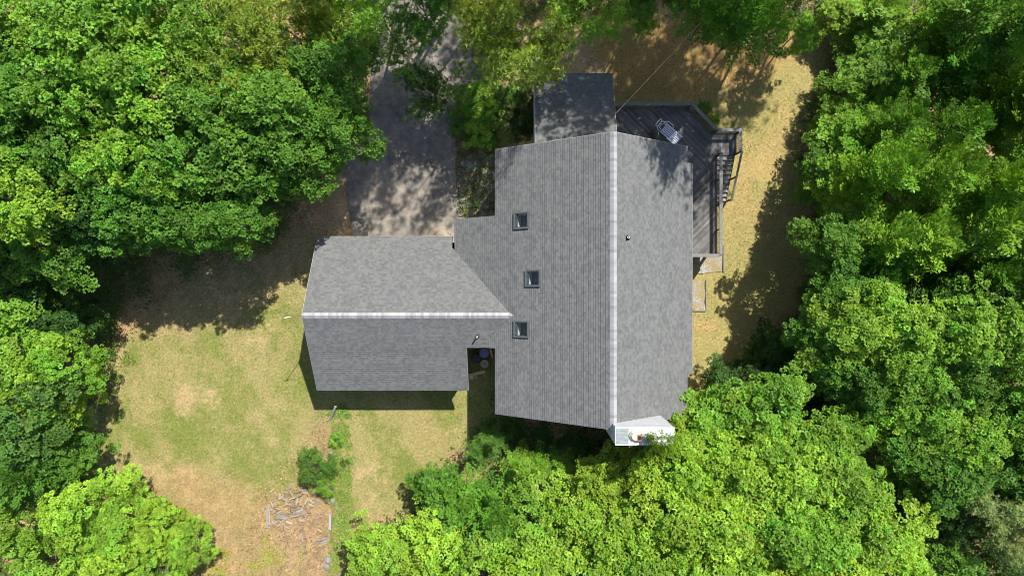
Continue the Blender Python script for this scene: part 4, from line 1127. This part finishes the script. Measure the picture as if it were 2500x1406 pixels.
row('in the row level with garage ridge, far right', EE, [('M',2012,835,74,8.4,'G'),('M',2080,800,95,10,'B'),('M',2190,790,105,10.8,'B'),('M',2320,800,105,11,'B'),('M',2450,810,110,11.4,'B')])
row('in the row level with garage eave, far right', EE, [('M',2020,900,80,7.6,'G'),('M',2110,900,85,9,'G'),('M',2230,900,95,9.8,'B'),('M',2350,900,90,9.6,'G'),('M',2470,930,90,9.8,'B')])
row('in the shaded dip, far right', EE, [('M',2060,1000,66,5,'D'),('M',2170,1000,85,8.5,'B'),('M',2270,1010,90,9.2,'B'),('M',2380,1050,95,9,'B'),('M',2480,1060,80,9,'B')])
row('in the lower right, above the corner', EE, [('M',2190,1100,80,7.5,'G'),('M',2290,1140,95,8.8,'G'),('M',2390,1160,75,7,'D'),('M',2490,1180,90,8.5,'G')])
row('standing near the bottom right corner', EE, [('M',2230,1260,75,6,'D'),('M',2320,1260,80,6.5,'D'),('P',2428,1240,66,10,'O'),('P',2490,1320,60,10,'O'),('M',2330,1370,90,7,'G'),('M',2440,1400,80,6,'D')])
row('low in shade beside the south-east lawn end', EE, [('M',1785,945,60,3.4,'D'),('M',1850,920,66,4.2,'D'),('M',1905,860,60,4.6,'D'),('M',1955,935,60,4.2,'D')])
row('cut by the right edge in the upper half', EE, [('F',2560,-10,110,12,'G')])
for k_, (py, tp, ti, w_) in enumerate(((150,12,'B','cut by the right edge, first below the top corner'),(270,12,'B','cut by the right edge, second below the top corner'),(400,12.5,'G','cut by the right edge, third below the top corner'),(520,12,'B','cut by the right edge, fourth below the top corner'),(650,12,'G','cut by the right edge, fifth below the top corner'))):
    plant('F', 2555, py, 105, tp, ti, TNAME[ti] + ' beech-like tree ' + w_, EE)
for k_, (py, tp, ti, w_) in enumerate(((790,11,'B','fourth above the bottom'),(920,10.5,'B','third above the bottom'),(1060,10,'G','second above the bottom'),(1190,9.5,'G','first above the bottom'))):
    plant('M', 2555, py, 100, tp, ti, TNAME[ti] + ' maple cut by the right edge, ' + w_, EE)
NN = 'trees overhanging from the top edge'
row('overhanging the driveway top', NN, [('S',940,70,85,8,'G'),('T',1040,40,90,9,'G'),('T',1045,225,66,5.4,'D'),('S',990,150,60,7,'G'),('S',1130,190,60,6,'G')])
row('overhanging the low shed roof corner', NN, [('T',1180,60,95,10,'L'),('T',1290,90,125,11.5,'L'),('S',1320,165,85,9,'L')])
row('on the top edge, over the brown yard', NN, [('T',1450,5,95,11,'B'),('T',1550,45,55,8,'B'),('T',1620,-10,90,11,'G'),('F',1740,25,95,11.5,'G'),('F',1850,55,105,11,'G'),('M',1950,80,46,6,'B')])
# trees whose crowns stand outside the frame but whose shade falls on the drive, the shed roof and the deck
SHADE = 'tall trees standing outside the top edge'
for i, (X, Y, R, top, kd) in enumerate(((-3.2,16.4,2.8,25,'T'),(1.2,16.8,2.6,25,'S'),(3.7,14.5,.8,25,'S'),(12.8,14.1,1.4,25,'T'),(-6.5,20.5,3.0,25,'S'),(-1.0,21.8,2.9,25,'T'),(4.0,21.2,2.8,25,'S'),(-.8,19.2,2.4,25,'S'),
        (6.9,17.6,2.0,25,'S'),(9.6,18.8,2.6,25,'T'),(9.2,23.8,2.9,25,'S'),(12.9,15.6,2.3,25,'T'),(16.4,15.7,2.4,25,'T'),(18.8,17.0,1.8,24,'S'),(13.6,20.6,3.0,25,'T'),(15.4,23.3,2.8,25,'T'),(18.2,21.6,3.0,25,'T'),(21.8,23.4,2.4,25,'S'),(-4.0,26.0,3.0,25,'T'),(16.5,26.2,3.2,25,'T'),(21.8,27.6,2.6,25,'T'),(4.5,26,2.9,25,'T'),(12.4,24.6,3.0,25,'T'),(9.4,28.4,2.8,25,'T'),(14,29.5,2.8,25,'T'),(18.6,30.6,2.8,25,'T'),(23.6,31,2.6,25,'S'))):
    zc = top - .8; k = FPX / (HC - zc)
    plant(kd, 1250 + X * k, 703 - Y * k, R * k, top, 'B', 'tall narrow-leaved tree mostly beyond the top edge of the photo', SHADE, 19.4)

# planted bed between drive and shed
row('in the upper bed between driveway and shed roof', 'shrubs in the bed by the driveway', [('U',1138,250,36,1.4,'B'),('U',1180,225,38,1.6,'Y'),('U',1190,270,38,1.5,'B'),('U',1235,240,34,1.6,'G'),('U',1262,268,30,1.5,'O'),('U',1285,225,28,1.5,'D')])
row('in the lower bed between driveway and shed roof', 'shrubs in the bed by the driveway', [('U',1130,310,26,.9,'G'),('U',1165,318,36,1.3,'Y'),('U',1196,345,22,.8,'G'),('U',1238,318,28,1.2,'O'),('U',1282,290,28,1.4,'D'),('U',1270,325,22,1.2,'D')])
row('hugging the outside of the angled deck railing', 'low plants by the deck', [('U',1722,262,17,.8,'G'),('U',1745,290,15,.8,'B')])
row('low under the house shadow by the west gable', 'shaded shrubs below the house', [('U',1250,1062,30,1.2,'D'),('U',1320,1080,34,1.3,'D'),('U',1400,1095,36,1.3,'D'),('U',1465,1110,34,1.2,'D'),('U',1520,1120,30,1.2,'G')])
plant('U', 762, 1142, 38, 2.1, 'K', 'bushy green sapling on the lawn just above the firewood heap', 'sapling stems on the lawn')
plant('U', 802, 1142, 25, 1.7, 'K', 'right-hand lobe of green sapling leaning over the timber edging', 'sapling stems on the lawn')
plant('U', 790, 1186, 26, 1.5, 'B', 'small leafy shoot between the sapling and the firewood heap', 'sapling stems on the lawn')
plant('U', 818, 1075, 16, .7, 'B', 'small weedy bush on the timber edging above the sapling')
plant('M', 1612, 1076, 32, 14, 'Y', 'bright yellow-green maple tip rising in front of the white chimney', SE)

# ------------------------------------------------------------------ what nobody could count: undergrowth, grass, fallen leaves
def scatter(n, x0, x1, y0, y1, keep, rng):
    x = rng.uniform(x0, x1, n); y = rng.uniform(y0, y1, n); k = keep(x, y); return x[k], y[k]
def clear_mask(x, y, wob=.5):
    m = np.zeros(x.shape, bool)
    wx = x + (fbm(x * .9, y * .9, 7) - .5) * 2 * wob; wy = y + (fbm(x * .9, y * .9, 57) - .5) * 2 * wob
    for p in (LAWN, EAST, SIDE, DRIVE): m |= inpoly(wx, wy, p)
    m |= (x > -11.4) & (x < 9.8) & (y > -6.9) & (y < 12.6) & ~((x < -2.5) & (y > 2.9)) & ~((x < -.4) & (y < -6))
    return m
def stuff(name, me, mat, color=(1, 1, 1, 1)):
    o = link_mesh(name, me, mat); o.color = color; return tag(o, kind='stuff')
rng = np.random.default_rng(91)
x, y = scatter(17000, -34, 34, -19.5, 19.5, lambda a, b: (~clear_mask(a, b)) & (fbm(a * .45, b * .45, 33) > np.where(a > 14, .33, .43)), rng)
m = 26; n = len(x)
hh = rng.uniform(.15, .9, n); sp = rng.uniform(.2, .42, n)
o_ = rng.normal(size=(n, m, 3)) * np.stack([sp, sp, hh * .3], 1)[:, None]
P = (np.stack([x, y, hh * .7], 1)[:, None] + o_).reshape(-1, 3); P[:, 2] = np.maximum(P[:, 2], .03)
N = unit(np.array([0, 0, 1.0]) + rng.normal(size=P.shape) * .45); D = unit(np.cross(N, rng.normal(size=P.shape)))
base = np.repeat(np.where((rng.random(n) < .5)[:, None], np.array([[.06, .14, .02]]), np.array([[.10, .18, .022]])), m, 0)
L_ = rng.uniform(.10, .19, len(P))
stuff('undergrowth', quads_mesh('undergrowth', P, D, N, L_, L_ * .7, base * leaf_col(len(P), rng)), M['leaf'])

def fringe(name, poly, n, h, cols, seed, size=(.06, .12), nz=.45, thr=.5):
    rng = np.random.default_rng(seed); pl = gp(*poly); xs = [p[0] for p in pl]; ys = [p[1] for p in pl]
    x, y = scatter(n, min(xs), max(xs), min(ys), max(ys), lambda a, b: inpoly(a, b, pl) & (fbm(a * 1.4, b * 1.4, seed) > thr), rng)
    m = 10; k = len(x)
    P = (np.stack([x, y, np.full(k, h * .5)], 1)[:, None] + rng.normal(size=(k, m, 3)) * np.array([.10, .10, h * .25])).reshape(-1, 3); P[:, 2] = np.clip(P[:, 2], .03, h)
    N = unit(np.array([0, 0, 1.0]) + rng.normal(size=P.shape) * nz); D = unit(np.cross(N, rng.normal(size=P.shape)))
    col = np.array(cols)[rng.integers(0, len(cols), len(P))]
    L_ = rng.uniform(*size, len(P))
    return stuff(name, quads_mesh(name, P, D, N, L_, L_ * .7, col * leaf_col(len(P), rng)), M['blade'])
fringe('weeds', ((812,995),(850,1010),(862,1120),(858,1250),(850,1330),(825,1400),(806,1400),(810,1200)), 900, .14, [(.16,.27,.03),(.2,.3,.05),(.13,.22,.03)], 3, thr=.42)
fringe('weeds', ((770,985),(870,985),(860,1020),(770,1010)), 320, .12, [(.12,.22,.03),(.16,.26,.04)], 4)
fringe('weeds', ((440,1300),(560,1310),(560,1406),(430,1406)), 260, .12, [(.2,.28,.03),(.3,.3,.04)], 5)
fringe('weeds', ((205,980),(300,850),(330,880),(260,1000),(250,1150),(190,1180),(185,1060)), 700, .2, [(.12,.22,.03),(.16,.26,.03),(.09,.17,.02)], 6, thr=.5)
fringe('weeds', ((640,1300),(760,1330),(720,1406),(600,1406)), 300, .1, [(.25,.3,.04),(.3,.33,.05)], 8)
fringe('ground_cover', ((1110,215),(1180,190),(1295,200),(1300,330),(1215,352),(1210,520),(1120,530)), 1500, .28, [(.07,.14,.02),(.10,.18,.025),(.16,.13,.03)], 9, (.06,.13), thr=.36)

rng = np.random.default_rng(17)
def lawn_w(a, b):
    v = fbm(a * .8, b * .8, 123); return (inpoly(a, b, LAWN) | (inpoly(a, b, EAST) & (v > .42))) & ~inpoly(a, b, gp((640,1180),(812,1200),(812,1406),(640,1406)))
x, y = scatter(150000, -30, 21, -18.5, 19, lawn_w, rng)
n = len(x)
g1 = lawn_green(x, y)
isg = rng.random(n) < (.06 + .86 * g1) * np.where(inpoly(x, y, LAWN), 1, .4)
col = np.where(isg[:, None], np.array([[.135, .20, .035]]), np.array([[.31, .272, .12]])) * leaf_col(n, rng, .3)
kb = lawn_bare(x, y) < rng.random(n) * 1.1
P = np.stack([x, y, gz(x, y) + .012], 1)[kb]; n = len(P); col = col[kb]
D = unit(rng.normal(size=(n, 3)) * np.array([1, 1, .3]) + np.array([0, 0, .45])); N = unit(np.array([0, 0, 1.0]) + rng.normal(size=(n, 3)) * .4)
L_ = rng.uniform(.05, .12, n)
stuff('lawn_grass', quads_mesh('lawn_grass', P, D, N, L_, L_ * .38, col), M['blade'])

rng = np.random.default_rng(23)
def lit_w(a, b):
    return (~inpoly(a, b, DRIVE) | (fbm(a * 1.6, b * 1.6, 78) > .60)) & (~clear_mask(a, b, .8) | inpoly(a, b, gp((200,560),(400,560),(380,700),(330,830),(260,840))) | inpoly(a, b, gp((640,1180),(820,1000),(815,1406),(560,1406))) | (inpoly(a, b, SIDE) & (fbm(a, b, 77) > .52)))
x, y = scatter(60000, -33, 33, -19, 19, lit_w, rng); n = len(x)
P = np.stack([x, y, rng.uniform(.07, .09, n)], 1); N = unit(np.array([0, 0, 1.0]) + rng.normal(size=(n, 3)) * .3); D = unit(np.cross(N, rng.normal(size=(n, 3))))
pal = np.array([(.30, .19, .10), (.22, .12, .06), (.42, .30, .19), (.15, .09, .05)]); L_ = rng.uniform(.07, .14, n)
stuff('fallen_leaves', quads_mesh('fallen_leaves', P, D, N, L_, L_ * .75, pal[rng.integers(0, 4, n)] * leaf_col(n, rng, .25)), M['blade'])
